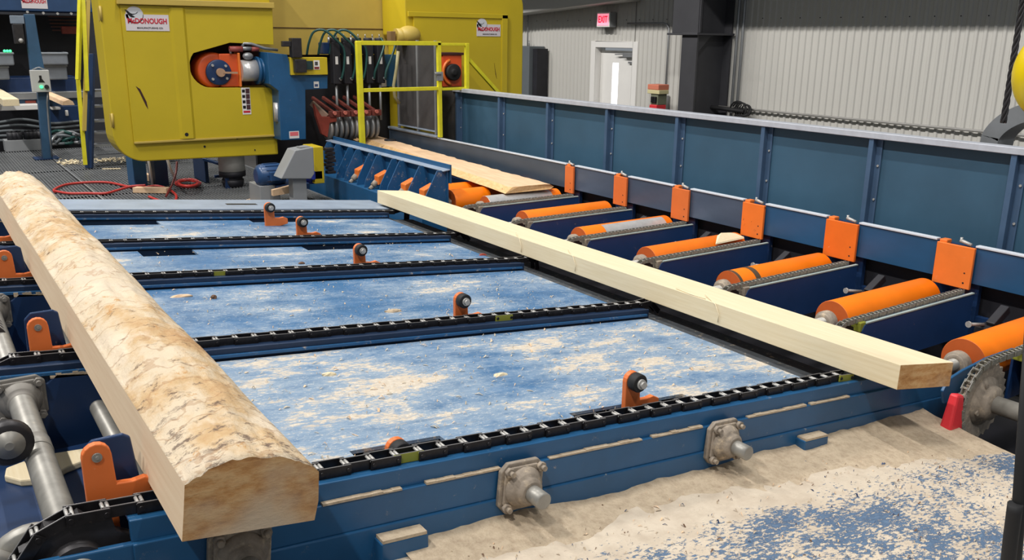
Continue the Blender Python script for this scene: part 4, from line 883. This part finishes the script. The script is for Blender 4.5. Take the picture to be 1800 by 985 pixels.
a = ay(566, 70, 10.12); b = ay(672, 95, 10.12); m = MB(); m.box((a.x, 10.1, b.z), (b.x, 10.25, a.z-.03)); m.build('block', NAVY, mn_, .01)
for i in range(8):
    m = MB(); X = a.x+.1+(b.x-a.x-.12)*i/7; m.cyl((X, 10.15, a.z-.03), (X, 10.15, a.z+.03), .018, 10); m.cyl((X, 10.15, a.z+.03), (X, 10.15, a.z+.07), .008, 8); m.build('fitting', GALV, mn_)
hd = thing('press_stand', 'dark blue frame plate right of the press cylinders', 'frame', (4.95, 10.2, 1.3))
a = ay(672, 96, 10.2); b = ay(705, 152, 10.2); m = MB(); m.box((a.x, 10.2, b.z), (b.x, 10.3, a.z)); m.build('frame_plate', BLUE, hd, .005)
c = ay(673, 147, 10.19); m = MB(); m.box((c.x-.03, 10.19, c.z-.04), (c.x+.05, 10.2, c.z+.04)); m.build('label', WHITE, hd)
PRY = 9.75
zt = ay(620, 205, PRY).z; zb = ay(620, 246, PRY).z
for i in range(5):
    xa = ay(583+18.4*i, 225, PRY).x
    t = thing('hold_down_roll', f'pair of ribbed hold-down rolls in a red yoke, {["first", "second", "third", "fourth", "fifth"][i]} from the left', 'roll', (xa, PRY, zb), 'hold-down rolls')
    for j in (0, 1):
        X = xa+.062*j; m = MB(); m.lathe((X, PRY+.16, (zt+zb)/2-.0), (1, 0, 0), [(0, .06), (0, .135), (.008, .145), (.03, .145), (.038, .135), (.038, .06)], 28); m.build('wheel', GALV if (i+j) % 3 else paint('tread%d%d' % (i, j), (176, 172, 168), .4, .4), t)
    m = MB(); m.box((xa-.015, PRY-.02, zt+.0), (xa+.105, PRY+.05, zt+.07)); m.bar((xa+.05, PRY+.05, zt+.05), (xa-.04, PRY+.45, zt+.2), .035, .04); m.build('yoke', REDD, t, .008)
    m = MB(); m.cyl((xa+.03, PRY-.02, zt+.05), (xa+.03, PRY-.05, zt+.05), .022, 10); m.build('pin', flat('pale_red', (196, 110, 96), .5), t)
rs = thing('press_side_arm', 'rust red side arm at the left of the hold-down rolls', 'arm', (3.85, 9.8, 1.0))
m = MB(); m.prism([pa(552, 182, PRY), pa(566, 205, PRY), pa(592, 206, PRY), pa(592, 214, PRY), pa(580, 216, PRY), pa(576, 242, PRY), pa(566, 236, PRY), pa(556, 205, PRY)], 'y', PRY, PRY+.06); m.build('arm_plate', REDM, rs, .006)
m = MB(); a = pa(548, 181, PRY+.2); b = pa(566, 204, PRY+.2); m.bar((a[0], PRY+.2, a[1]), (b[0], PRY+.05, b[1]), .04, .06); m.build('pale_bar', paint('pale_rust', (176, 150, 132), .6), rs)
m = MB(); c = ay(686, 250, 9.7); m.lathe((c.x, 9.7, c.z-.1), (0, 0, 1), [(0, .075), (.12, .075), (.135, .07), (.135, .01)], 24); tag(m.build('guide_pot', DARK), 'small dark round pot at the far end of the waney slab', 'pot')
# motor with cover above
mt = thing('cover_motor', 'dusty beige motor cover in front of the right yellow housing', 'motor', (5.0, 9.75, 2.1))
c = ay(722, 60, 9.7); m = MB(); m.ball((c.x, 9.75, c.z-.01), .15, 24, sc=(1, .8, .72)); m.cyl((c.x-.18, 9.75, c.z-.02), (c.x-.02, 9.75, c.z-.02), .085, 20); m.box((c.x-.2, 9.68, c.z-.13), (c.x+.16, 9.82, c.z-.08)); m.build('cover', YELD, mt)
m = MB(); m.box((c.x-.27, 9.7, c.z-.12), (c.x-.2, 9.8, c.z+.03)); m.build('terminal_box', paint('brown_box', (128, 100, 62), .6), mt, .006)
# yellow gate and grey screens
gt = thing('yellow_gate', 'bright yellow square tube gate frame in front of the saw', 'gate', (4.6, 8.9, 1.0))
def gbar(p, q, w=.045): m = MB(); m.bar(p, q, w, w); m.build('tube', YELB, gt, .004)
gbar((4.075, 8.9, .99), (4.065, 8.9, 2.125), .055); gbar((5.055, 8.9, 1.06), (5.045, 8.9, 2.12)); gbar((4.04, 8.9, 2.11), (5.07, 8.9, 2.11)); gbar((4.07, 8.9, 1.615), (5.08, 8.9, 1.615), .04)
gbar((5.05, 8.9, 2.10), (5.43, 8.9, 2.10), .03); gbar((5.415, 8.9, 1.56), (5.415, 8.9, 2.115)); gbar((5.05, 8.9, 1.605), (5.43, 8.9, 1.605), .03); gbar((5.415, 8.92, 1.97), (5.95, 8.92, 1.47), .04); gbar((5.445, 8.95, 1.5), (5.445, 8.95, 2.1), .03)
m = MB(); m.box((5.0, 8.86, 1.70), (5.08, 8.88, 1.80)); m.cyl((4.97, 8.86, 1.78), (5.05, 8.86, 1.78), .018, 10); m.build('latch', GALV, gt, .004)
sg = thing('grey_screen', 'tall smoky grey sheet screens above the fence behind the yellow gate', 'screen', (5.07, 9.5, 1.08))
for a, b in ((9.02, 9.42), (9.45, 9.93)):
    m = MB(); m.box((5.06, a, 1.12), (5.07, b, 2.12)); m.build('sheet', DGLASS, sg)
m = MB()
for y in (9.0, 9.435, 9.94): m.box((5.045, y-.014, 1.08), (5.075, y+.014, 2.14))
m.build('upright', GALV, sg, .003)
m = MB(); m.box((5.04, 9.0, 1.11), (5.055, 9.94, 1.125)); m.box((5.03, 8.95, 1.055), (5.1, 10.2, 1.075)); m.build('bottom_rail', GREYB, sg)
og = thing('right_guide_box', 'orange box with a black round wheel beside the gate', 'machine part', (5.5, 9.5, 1.6))
a = ay(778, 94, 9.5); b = ay(812, 152, 9.5); m = MB(); m.box((a.x, 9.5, b.z), (b.x, 9.8, a.z)); m.box((a.x-.02, 9.48, a.z-.02), (b.x+.02, 9.8, a.z+.01), 1); m.build('box', [paint('box_orange', (220, 84, 36), .45), MAROON], og, .006)
c = ay(796, 127, 9.48); m = MB(); m.lathe((c.x, 9.5, c.z), (0, -1, 0), [(0, .10), (.05, .10), (.06, .085), (.05, .05), (.07, .04), (.075, .02)], 28); m.build('wheel', RUBBER, og)
m = MB(); m.tube([(c.x-.13*math.cos(t_*.3-1.4), 9.49, c.z+.15*math.sin(t_*.3-1.4)) for t_ in range(10)], .018, 8); m.build('rim_bead', ORANGE, og)
m = MB(); m.tube([ay(700, 90, 9.6), ay(697, 120, 9.6), ay(692, 150, 9.6), ay(694, 170, 9.6), ay(702, 182, 9.6)], .02, 8); tag(m.build('beige_hose', paint('pale_hose', (150, 142, 104), .6)), 'pale yellowish hose hanging left of the grey screens', 'hose')
# legs, barrel, frames below the left housing
t = thing('support_leg', 'dark blue pair of support legs under the left yellow housing', 'support', (2.25, 10.7, GZ))
p = az(275, 328, GZ); 
for dx in (-.17, 0.06):
    m = MB(); m.box((p.x+dx-.06, p.y, GZ), (p.x+dx+.08, p.y+.35, .95)); m.build('leg', NAVY if dx > 0 else BLUE, t, .006)
m = MB(); m.tube([(p.x-.05, p.y-.03, GZ+.03), (p.x-.055, p.y-.03, .7), (p.x-.07, p.y-.03, .9)], .014); m.tube([(p.x+.22, p.y-.03, GZ+.03), (p.x+.16, p.y-.03, .7), (p.x+.12, p.y-.03, .9)], .016); m.build('cable', WHITE, t)
p = ay(408, 300, 10.05); t = thing('filter_barrel', 'white canister above a black coupling under the saw', 'canister', (p.x, 10.05, GZ))
m = MB(); m.lathe((p.x, 10.05, .68), (0, 0, 1), [(0, .145), (.5, .145)], 28); m.build('white_shell', paint('chalky', (196, 192, 184), .6, dust=.15), t)
m = MB(); m.lathe((p.x, 10.05, .48), (0, 0, 1), [(0, .1), (.06, .12), (.1, .125), (.1, .11), (.14, .11), (.14, .148), (.2, .148)], 28); m.build('coupling', DARK, t)
p = az(362, 322, GZ); t = thing('floor_frame', 'small navy steel frame standing on the grating under the saw', 'frame', (p.x, p.y, GZ))
m = MB(); m.box((p.x, p.y, GZ), (p.x+.04, p.y+.5, .78)); m.box((p.x+.1, p.y-.45, GZ-.05), (p.x+.22, p.y-.4, .72)); m.bar((p.x, p.y, .78), (p.x+.2, p.y-.45, .72), .04, .03); m.bar((p.x+.05, p.y-.2, .6), (p.x+.3, p.y-.2, .6), .04, .03); m.build('frame_bars', NAVY, t, .004)
# console pedestal and motors
c0 = ay(531, 330, 8.35); t = thing('control_pedestal', 'grey sloped control console on a square post', 'console', (c0.x, 8.35, .2))
m = MB(); pp_ = lambda x, y, Y: ay(x, y, Y)
def con(x, y): p = ay(x, y, 8.25); return (p.x, p.z)
m.prism([con(492, 314), con(545, 314), con(551, 305), con(549, 258), con(517, 264)], 'y', 8.22, 8.44); m.build('console_box', GREY, t, .008)
a = con(516, 316); b = con(540, 316); m = MB(); m.box((a[0], 8.27, .2), (b[0], 8.4, a[1]+.01)); m.build('post', GREY, t, .005)
m = MB(); a = con(528, 262); m.box((a[0], 8.25, a[1]-.005), (a[0]+.1, 8.35, a[1]+.018)); m.build('lid_edge', GREY, t)
def emotor(name, lab, c, L, r, mat, d=(1, 0, 0)):
    t = thing(name, lab, 'motor', (c[0], c[1], c[2]-r)); c = Vector(c); d = Vector(d)
    m = MB(); m.lathe(c-d*L/2, d, [(0, r*.6), (.02, r*.9), (.05, r), (L-.06, r), (L-.02, r*.9), (L, r*.5)], 28); m.build('motor_body', mat, t)
    m = MB()
    for k in range(14): a = PI*2*k/14; s_ = d.orthogonal().normalized(); u = s_*math.cos(a)+d.cross(s_)*math.sin(a); m.bar(c-d*(L/2-.08)+u*r, c+d*(L/2-.08)+u*r, .008, .016, upv=u)
    m.build('cooling_fins', mat, t)
    m = MB(); m.box(c+Vector((-.05, -r-.05, -.04)), c+Vector((.06, -r+.02, .05))); m.build('terminal_box', mat, t, .006)
    return t
p = ay(470, 308, 8.7); emotor('electric_motor', 'dark blue electric motor left of the grey console', (p.x+.03, 8.7, p.z), .3, .115, paint('motor_blue', (40, 70, 110), .3))
p = ay(556, 305, 8.75); emotor('electric_motor', 'bright violet blue motor just right of the grey console post', (p.x-.05, 8.75, p.z), .22, .10, paint('motor_violet', (44, 56, 150), .35))
p = ay(560, 285, 8.6); t = thing('coupling_guard', 'yellow guard plate behind the grey console', 'guard', (p.x, 8.65, .55)); a = ay(551, 259, 8.6); b = ay(571, 322, 8.6)
m = MB(); m.box((a.x, 8.6, b.z), (b.x, 8.9, a.z)); m.build('cover', YEL, t, .006)
p = ay(580, 280, 8.7); t = thing('gearbox', 'grey cluttered valve unit right of the yellow guard plate', 'valve unit', (p.x, 8.7, .8)); random.seed(12)
m = MB()
for i in range(7): m.box((p.x-.06+.03*random.random(), 8.66, p.z-.15+.04*i), (p.x+.02+.04*random.random(), 8.74, p.z-.12+.04*i))
m.build('body', DSTEEL, t, .004)
p = ay(478, 345, 8.6); t = thing('motor_base', 'grey steel motor stand behind the deck edge plate', 'stand', (p.x, 8.7, .1)); a = ay(457, 328, 8.6); b = ay(494, 362, 8.6)
m = MB(); m.box((a.x, 8.6, .1), (b.x, 8.95, a.z)); m.box((b.x-.05, 8.55, a.z-.06), (b.x+.3, 8.95, a.z), 1); m.build('stand_body', [GREY, NAVY], t, .005)
m = MB(); a = ay(480, 345, 8.5); m.hexa([(a.x, 8.5, a.z), (a.x+.25, 8.5, a.z+.02), (a.x+.25, 8.55, a.z+.02), (a.x, 8.55, a.z), (a.x, 8.5, a.z+.06), (a.x+.25, 8.5, a.z+.1), (a.x+.25, 8.55, a.z+.1), (a.x, 8.55, a.z+.06)]); tag(m.build('timber_scrap', SLABT), 'pale scrap of wood by the motor stand', 'scrap')
m = MB()
for i in range(6):
    a = az(395+13*i, 356+random.uniform(-3, 4), .52); m.bar(a, a+Vector((random.uniform(.1, .25), random.uniform(-.3, .1), 0)), .03, .02)
tag(m.build('scrap_sticks', SLABT), 'loose pale sticks piled at the end of the grating by the deck', 'sticks', kind='stuff')
# red air hose
def spline(pts, n=8):
    pp = [Vector(p) for p in pts]; q = []
    for a in range(len(pp)-1):
        p0, p1, p2, p3 = pp[max(a-1, 0)], pp[a], pp[a+1], pp[min(a+2, len(pp)-1)]
        for s_ in range(n):
            u = s_/n; q.append(.5*((2*p1)+(-p0+p2)*u+(2*p0-5*p1+4*p2-p3)*u*u+(-p0+3*p1-3*p2+p3)*u**3))
    return q+[pp[-1]]
def floorpts(px, z=GZ+.016): return [az(x, y, z+dz_) for x, y, *r in px for dz_ in [r[0] if r else 0]]
hs = thing('air_hose', 'long red air hose lying in loops across the grating', 'hose', (2, 9.5, GZ))
m = MB(); m.tube(spline(floorpts([(96, 337), (96, 333), (115, 325), (150, 321), (190, 321), (225, 328), (250, 330, .02), (275, 327, .03), (296, 333, .02), (309, 343), (308, 353), (296, 357), (280, 353), (262, 346)])), .014, 8); m.build('upper_run', REDH, hs)
m = MB(); m.tube(spline(floorpts([(96, 336), (120, 340), (150, 340), (185, 340), (205, 335, .01), (230, 328, .03), (256, 326, .04)])), .014, 8); m.build('lower_run', REDH, hs)
m = MB(); px = []
for k in range(26): a = k*.72; px.append((330+22*math.cos(a)*(1-.012*k), 322+7*math.sin(a)*(1-.012*k), .004*k))
m.tube(spline(floorpts(px), 4), .016, 8); m.build('coil', REDH, hs)
m = MB(); m.tube(spline([az(292, 345, GZ+.03), ay(302, 325, 10.0), ay(309, 305, 10.2), ay(311, 285, 10.3)]), .012, 8); m.build('drop_line', flat('dark_red_hose', (110, 36, 32), .5), hs)
for (x, y, w, h_, lab) in ((266, 338, .34, .06, 'short wood plank lying on the grating inside the red hose loop'), (254, 316, .14, .08, 'small wood block beside the blue support legs')):
    p = az(x, y, GZ+.01); m = MB(); m.hexa([(p.x-w/2, p.y+.1, GZ+.002), (p.x+w/2-.04, p.y-.12, GZ+.002), (p.x+w/2+.03, p.y-.06, GZ+.002), (p.x-w/2+.06, p.y+.16, GZ+.002), (p.x-w/2, p.y+.1, GZ+h_), (p.x+w/2-.04, p.y-.12, GZ+h_), (p.x+w/2+.03, p.y-.06, GZ+h_), (p.x-w/2+.06, p.y+.16, GZ+h_)]); tag(m.build('wood_plank', SLABT, bevel=.003), lab, 'plank')
for x0_, x1_, y_, lab in ((180, 212, 297, 'thin pale lath on the grating at the foot of the stair'), (172, 192, 357, 'small pale splinter on the grating by the deck')):
    a = az(x0_, y_, GZ+.006); b = az(x1_, y_-.5, GZ+.006); m = MB(); m.bar(a, b, .03, .01); tag(m.build('lath', WOOD), lab, 'stick')
# ================================================================== BACK LEFT: stair, post with switch box, the second machine
st = thing('steel_stair', 'steep blue stair with yellow handrails left of the saw', 'stair', (1.8, 12.2, GZ))
foot = az(157, 296, GZ); SYs = foot.y
m = MB()
m.bar(foot, ay(160, 95, SYs+.25), .09, .05); m.build('stringer', NAVY, st, .004)
for k, yy in enumerate((277, 257, 235, 214, 188, 160)):
    p = ay(160, yy, SYs+.05+.03*k); m = MB(); m.box((p.x, p.y, p.z-.012), (p.x+1.05, p.y+.22, p.z+.012)); m.build('tread', GALV, st)
for (xa, ya, xb, yb) in ((150, 290, 137, 140), (137, 140, 141, 0), (153, 160, 146, 0), (148, 230, 155, 0)):
    m = MB(); m.bar(ay(xa, ya, SYs-.05), ay(xb, yb, SYs+.1), .045, .045); m.build('handrail', YELB if xa != 148 else YELD, st)
wd = az(215, 278, GZ+.005); m = MB(); random.seed(9)
for i in range(160): X = random.uniform(1.55, 2.6); Y = random.gauss(12.9, .12); z = GZ+.003; L = random.uniform(.01, .06); a = random.random()*6; m.bar((X, Y, z+random.random()*.03), (X+L*math.cos(a), Y+L*math.sin(a), z+random.random()*.03), .02, .008)
tag(m.build('wood_shavings', WOOD), 'pale shavings swept along the foot of the far machine', 'shavings', kind='stuff')
pb = az(80, 280, GZ); PYb = pb.y
ps = thing('post', 'tall blue square post with a bent top arm and a switch box', 'post', (pb.x, PYb, GZ))
def pp2(x, y): p = ay(x, y, PYb); return p
m = MB(); m.prism([(p.x, p.z) for p in (pp2(76, 280), pp2(93, 278), pp2(86, 160), pp2(70, 80), pp2(61, 25), pp2(43, 25), pp2(46, 50), pp2(54, 122), pp2(66, 160))], 'y', PYb, PYb+.14); m.build('post_tube', paint('post_blue', (52, 86, 116), .4), ps, .006)
m = MB(); a = pp2(18, 27); b = pp2(44, 42); m.box((a.x, PYb+.02, b.z), (b.x, PYb+.14, a.z)); m.build('top_arm', paint('arm_grey', (124, 136, 150), .4), ps, .006)
m = MB(); m.box((pb.x-.13, PYb-.05, GZ), (pb.x+.17, PYb+.25, GZ+.012)); m.build('foot_plate', NAVY, ps)
a = pp2(51, 123); b = pp2(89, 161); m = MB(); m.box((a.x, PYb-.1, b.z), (b.x, PYb, a.z)); bx = m.build('switch_box', paint('box_grey', (186, 186, 182), .45, var=.03), ps, .008)
m = MB(); m.tube([Vector((a.x+.03, PYb-.03, a.z)), Vector((a.x+.1, PYb-.03, a.z+.03)), Vector((b.x-.1, PYb-.03, a.z+.03)), Vector((b.x-.03, PYb-.03, a.z))], .01, 6); m.build('box_handle', GALV, bx)
c = pp2(71, 152); m = MB(); m.cyl((c.x, PYb-.1, c.z), (c.x, PYb-.12, c.z), .02, 12); m.build('green_lamp', GREENL, bx)
c = pp2(80, 152); m = MB(); m.cyl((c.x, PYb-.1, c.z), (c.x, PYb-.125, c.z), .028, 14); m.build('black_knob', RUBBER, bx)
c = pp2(70, 139); m = MB(); m.prism([(c.x-.04, c.z-.04), (c.x+.045, c.z-.04), (c.x+.012, c.z+.01), (c.x+.012, c.z+.05), (c.x-.018, c.z+.05), (c.x-.015, c.z+.0)], 'y', PYb-.104, PYb-.1); m.build('black_mark', BLACK, bx)
m = MB(); m.tube([pp2(83, 160)-Vector((0, .05, 0)), pp2(82, 180)-Vector((0, .03, 0)), pp2(86, 230)-Vector((0, .02, 0)), pp2(91, 275)-Vector((0, .02, 0))], .012, 6); m.build('cable', GALV, ps)
c = pp2(35, 70); t = thing('camera_unit', 'small dark sensor head with bright lens hanging from the post arm', 'sensor', (c.x, PYb, c.z-.1))
m = MB(); m.box((c.x-.06, PYb, c.z-.05), (c.x+.06, PYb+.14, c.z+.2)); m.build('sensor_body', DSTEEL, t, .008)
m = MB(); m.ball((c.x+.01, PYb-.01, c.z-.01), .03, 14); m.build('lens', PINM, t)
# far machine
FY = 16.0
fm = thing('edger_machine', 'large blue machine with a dark opening far at the left', 'machine', (.6, FY, .2))
def q3(x, y, Y=FY): return ay(x, y, Y)
def rect(x0, y0, x1, y1, Y, d, mat, name, bev=.01):
    a = q3(x0, y0, Y); b = q3(x1, y1, Y); m = MB(); m.box((a.x, Y, b.z), (b.x, Y+d, a.z)); return m.build(name, mat, fm, bev)
rect(-120, -90, 165, 22, FY, 1.2, paint('far_blue', (36, 66, 104), .45), 'top_beam')
rect(-120, 22, 170, 285, FY+1.3, .1, DARK, 'dark_back')
rect(-120, 139, 141, 166, FY-.2, .7, paint('far_blue_body', (34, 62, 108), .45), 'feed_beam')
rect(-120, 166, 200, 171, FY-.35, .5, GALV, 'bright_rail')
rect(-120, 172, 145, 186, FY-.3, .6, paint('far_blue_dark', (40, 66, 96), .45), 'lower_beam')
rect(78, 187, 142, 214, FY-.4, .5, NAVY, 'side_box')
rect(-120, 189, 70, 193, FY-.6, .6, WHITE, 'pale_shelf'); rect(90, 189, 107, 193, FY-.6, .5, WHITE, 'pale_shelf')
rect(-120, 28, -2, 55, FY-.3, .3, GREY, 'grey_hood')
for x, y in ((48, 21), (76, 23), (101, 24), (125, 24)):
    c = q3(x, y); m = MB(); m.cyl((c.x, FY, c.z), (c.x, FY-.02, c.z), .02, 8); m.build('bolt', PINM, fm)
for i in range(5):
    rect(84+2*i, 28+6*i, 140, 31+6*i, FY+.9+.05*i, .05, paint('rusty_slat%d' % i, (108, 66, 52), .6), 'inner_slat', .004)
rect(108, 46, 140, 60, FY+.8, .1, REDM, 'inner_red_part')
rect(44, 177, 64, 182, FY-.31, .02, REDM, 'red_plate')
rect(114, 194, 121, 204, FY-.42, .02, WHITE, 'white_label')
for (x0, y0, x1, y1, Y, lab) in ((72, 92, 121, 114, 15.4, 'upper of two grey boxes behind the blue post'), (78, 114, 120, 140, 15.5, 'lower grey box behind the blue post'), (-40, 92, 26, 115, 15.4, 'grey box with green lights at the left edge'), (-40, 116, 18, 140, 15.5, 'grey box below the one with green lights')):
    t = thing('equipment_box', lab, 'box', (q3(x0, y1, Y).x, Y, q3(x0, y1, Y).z)); a = q3(x0, y0, Y); b = q3(x1, y1, Y)
    m = MB(); m.box((a.x, Y, b.z), (b.x, Y+.5, a.z)); m.build('box_body', paint('eq%d' % x0, (122, 128, 136), .45), t, .02)
    m = MB(); m.box((a.x-.01, Y-.02, a.z-.03), (b.x+.01, Y+.5, a.z)); m.build('lid', paint('eql%d' % x0, (136, 142, 148), .45), t, .008)
    if 'green lights at' in lab:
        for x in (8, 13, 18): c = q3(x, 90, Y-.02); m = MB(); m.ball((c.x, Y-.02, a.z+.02), .02, 10); m.build('green_lamp', GREENL, t)
c = q3(60, 2, FY-.005); plate('maker_sign', 'white sign with red lettering on the far blue machine at top left', (c.x, FY-.003, c.z+.02), .36, .26, 0, False)
# legs and clutter under the far machine
t = thing('hose_bundle', 'tangle of grey and green hoses under the far machine', 'hoses', (q3(110, 240).x, FY-.8, GZ)); random.seed(31)
for k in range(9):
    c = q3(112+random.uniform(-14, 14), 245, FY-.9); m = MB(); R_ = random.uniform(.15, .32); a0 = random.random()*6
    m.tube([(c.x+R_*math.cos(a0+i*.4)*1.0, FY-.9+.1*math.sin(i), max(c.z-.1+R_*.8*math.sin(a0+i*.4), GZ+.03)) for i in range(11)], .025, 6); m.build('hose', [GALV, DGREY, GREENH][k % 3], t)
m = MB()
for k in range(5): y_ = 215+8*k; m.tube(spline([q3(-60, y_+10, FY-.5), q3(0, y_, FY-.6), q3(40, y_-5+2*k, FY-.6), q3(90, y_+2, FY-.5), q3(140, y_-2, FY-.4)]), .022, 6)
tag(m.build('cable_run', DGREY), 'grey cables sagging beneath the far machine', 'cables')
t = thing('valve_bank', 'grey valve bank with a row of dark caps on the floor at far left', 'valve bank', (q3(45, 262, 14.6).x, 14.6, GZ)); a = q3(8, 248, 14.6); b = q3(78, 264, 14.6)
m = MB(); m.box((a.x, 14.6, b.z), (b.x, 14.9, a.z)); m.box((a.x, 14.62, GZ), (b.x, 14.9, b.z), 1); m.build('bank_body', [GREY, DARK], t, .01)
for x in (20, 27, 35, 49, 56, 63, 72):
    c = q3(x, 246, 14.65); m = MB(); m.cyl((c.x, 14.7, a.z), (c.x, 14.7, a.z+.11), .05, 12); m.cyl((c.x, 14.7, a.z+.11), (c.x, 14.7, a.z+.13), .03, 10); m.build('cap', DARK, t)
# two timbers on the far machine
a = q3(6, 187, 13.2)
m = MB(); z0 = q3(6, 187, 13.2).z; z1 = q3(6, 175, 13.2).z; x1 = q3(35, 187, 13.2).x
m.box((a.x, 13.2, z0), (x1, 16.5, z1)); o = m.build('sawn_board', WOOD, bevel=.004); tag(o, 'pale sawn board with square end lying on the far machine at left edge', 'board')
a = q3(115, 185, 13.6); b = q3(131, 182, 13.6); m = MB(); m.prism([(a.x-.04, a.z), (b.x, a.z), (b.x-.02, a.z+.05), ((a.x+b.x)/2, a.z+.075), (a.x-.02, a.z+.05)], 'y', 13.6, 16.2); tag(m.build('waney_slab', SLABT), 'narrow bark-edged slab lying on the far machine right of the blue post', 'slab')
# ================================================================== FOREGROUND RIGHT
bp = (lambda x, y, d: CAM+ray(x, y)/ray(x, y).length*d)
c = bp(1883, 130, 3.3); t = thing('crane_ball', 'yellow crane hook ball hanging at the right edge', 'hook ball', c)
m = MB(); m.ball(c, .163, 40, sc=(1, 1, 1.02)); m.build('ball', paint('ball_yellow', (226, 196, 10), .3, var=.06, wear=((60, 50, 24), 12, .66, (1, 1, .7))), t)
m = MB(); m.cyl(c+Vector((0, 0, .14)), c+Vector((0, 0, .23)), .05, 20, .035); m.build('socket', DSTEEL, t)
wr = thing('wire_rope', 'dark twisted wire rope hanging above the yellow ball', 'rope', bp(1785, 90, 3.45))
a = bp(1783, 95, 3.95)
for k in range(4):
    m = MB(); m.tube([(a.x+.007*math.cos(i*.55+k*PI/2), a.y+.007*math.sin(i*.55+k*PI/2), a.z-.26+i*.012) for i in range(330)], .0055, 6); m.build('strand', DSTEEL, wr)
m = MB(); p = [bp(1735+i*0, 250, 5.6) for i in range(1)]; X = 5.6
arcp = spline([Vector((5.62, ax(1735, 262, 5.62).y+.12, 0)), Vector((5.62, ax(1735, 262, 5.62).y+.06, 1.0)), ax(1735, 262, 5.62), ax(1741, 240, 5.62), ax(1756, 222, 5.62), ax(1775, 209, 5.62), ax(1800, 199, 5.62), ax(1830, 197, 5.62)], 6)
for i, p in enumerate(arcp):
    pass
m = MB(); n = len(arcp); vs = []
for i, p in enumerate(arcp):
    d = (arcp[min(i+1, n-1)]-arcp[max(i-1, 0)]).normalized(); nrm = Vector((1, 0, 0)).cross(d).normalized()*.055
    vs += [p-nrm, p+nrm, p+nrm+Vector((.2, 0, 0)), p-nrm+Vector((.2, 0, 0))]
m.add(vs, [(4*i+k, 4*i+(k+1) % 4, 4*i+4+(k+1) % 4, 4*i+4+k) for i in range(n-1) for k in range(4)]+[(0, 1, 2, 3), tuple(4*(n-1)+k for k in (3, 2, 1, 0))], 0, False)
tag(m.build('curved_chute', paint('grey_band', (120, 122, 124), .4, .3)), 'curved grey steel band rising behind the guard wall at the right edge', 'chute')
t = thing('black_pole', 'black wrapped pole standing close to the camera at the right edge', 'pole', (2.35, .95, 0))
a = ay(1813, 600, .95); b = ay(1784, 985, .95); b = a+(b-a)*((a.z-.0)/(a.z-b.z)); c = a+(b-a)*.24
m = MB(); m.cyl(b, a+(a-b)*.03, .017, 16); m.build('pole_shaft', BLACK, t)
e = ay(1777, 945, .95); f = ay(1772, 990, .95); g_ = ay(1783, 900, .95)
m = MB(); m.tube([g_+(g_-e)*.3, g_, e, f, f+(f-e)*2], .019, 12); m.build('wrapped_strap', RUBBER, t)
# ================================================================== LIGHT
def area(name, loc, sx, sy, power, col=(1, .97, .93), rot=(0, 0, 0)):
    l = bpy.data.lights.new(name, 'AREA'); l.shape = 'RECTANGLE'; l.size = sx; l.size_y = sy; l.energy = power; l.color = col
    o = bpy.data.objects.new(name, l); COL.objects.link(o); o.location = loc; o.rotation_euler = rot; return o
for y in (-1.5, 3, 7.5, 12, 16.5): area('high_bay_lamp', (2.6, y, 7.5), .16, 1.4, PA, rot=(0, -.62, 0))
for y in (-3, 4, 11, 18): area('high_bay_lamp', (-4.5, y, 12.7), .3, 1.6, PC, rot=(0, -.1, 0))
w = bpy.data.worlds.new('mill_air'); sc.world = w; w.use_nodes = True
w.node_tree.nodes['Background'].inputs['Color'].default_value = (.86, .93, 1, 1); w.node_tree.nodes['Background'].inputs['Strength'].default_value = WS
sc.view_settings.view_transform = 'Standard'; sc.view_settings.look = 'None'; sc.view_settings.gamma = 1; sc.view_settings.use_curve_mapping = False
sc.view_settings.exposure = 0
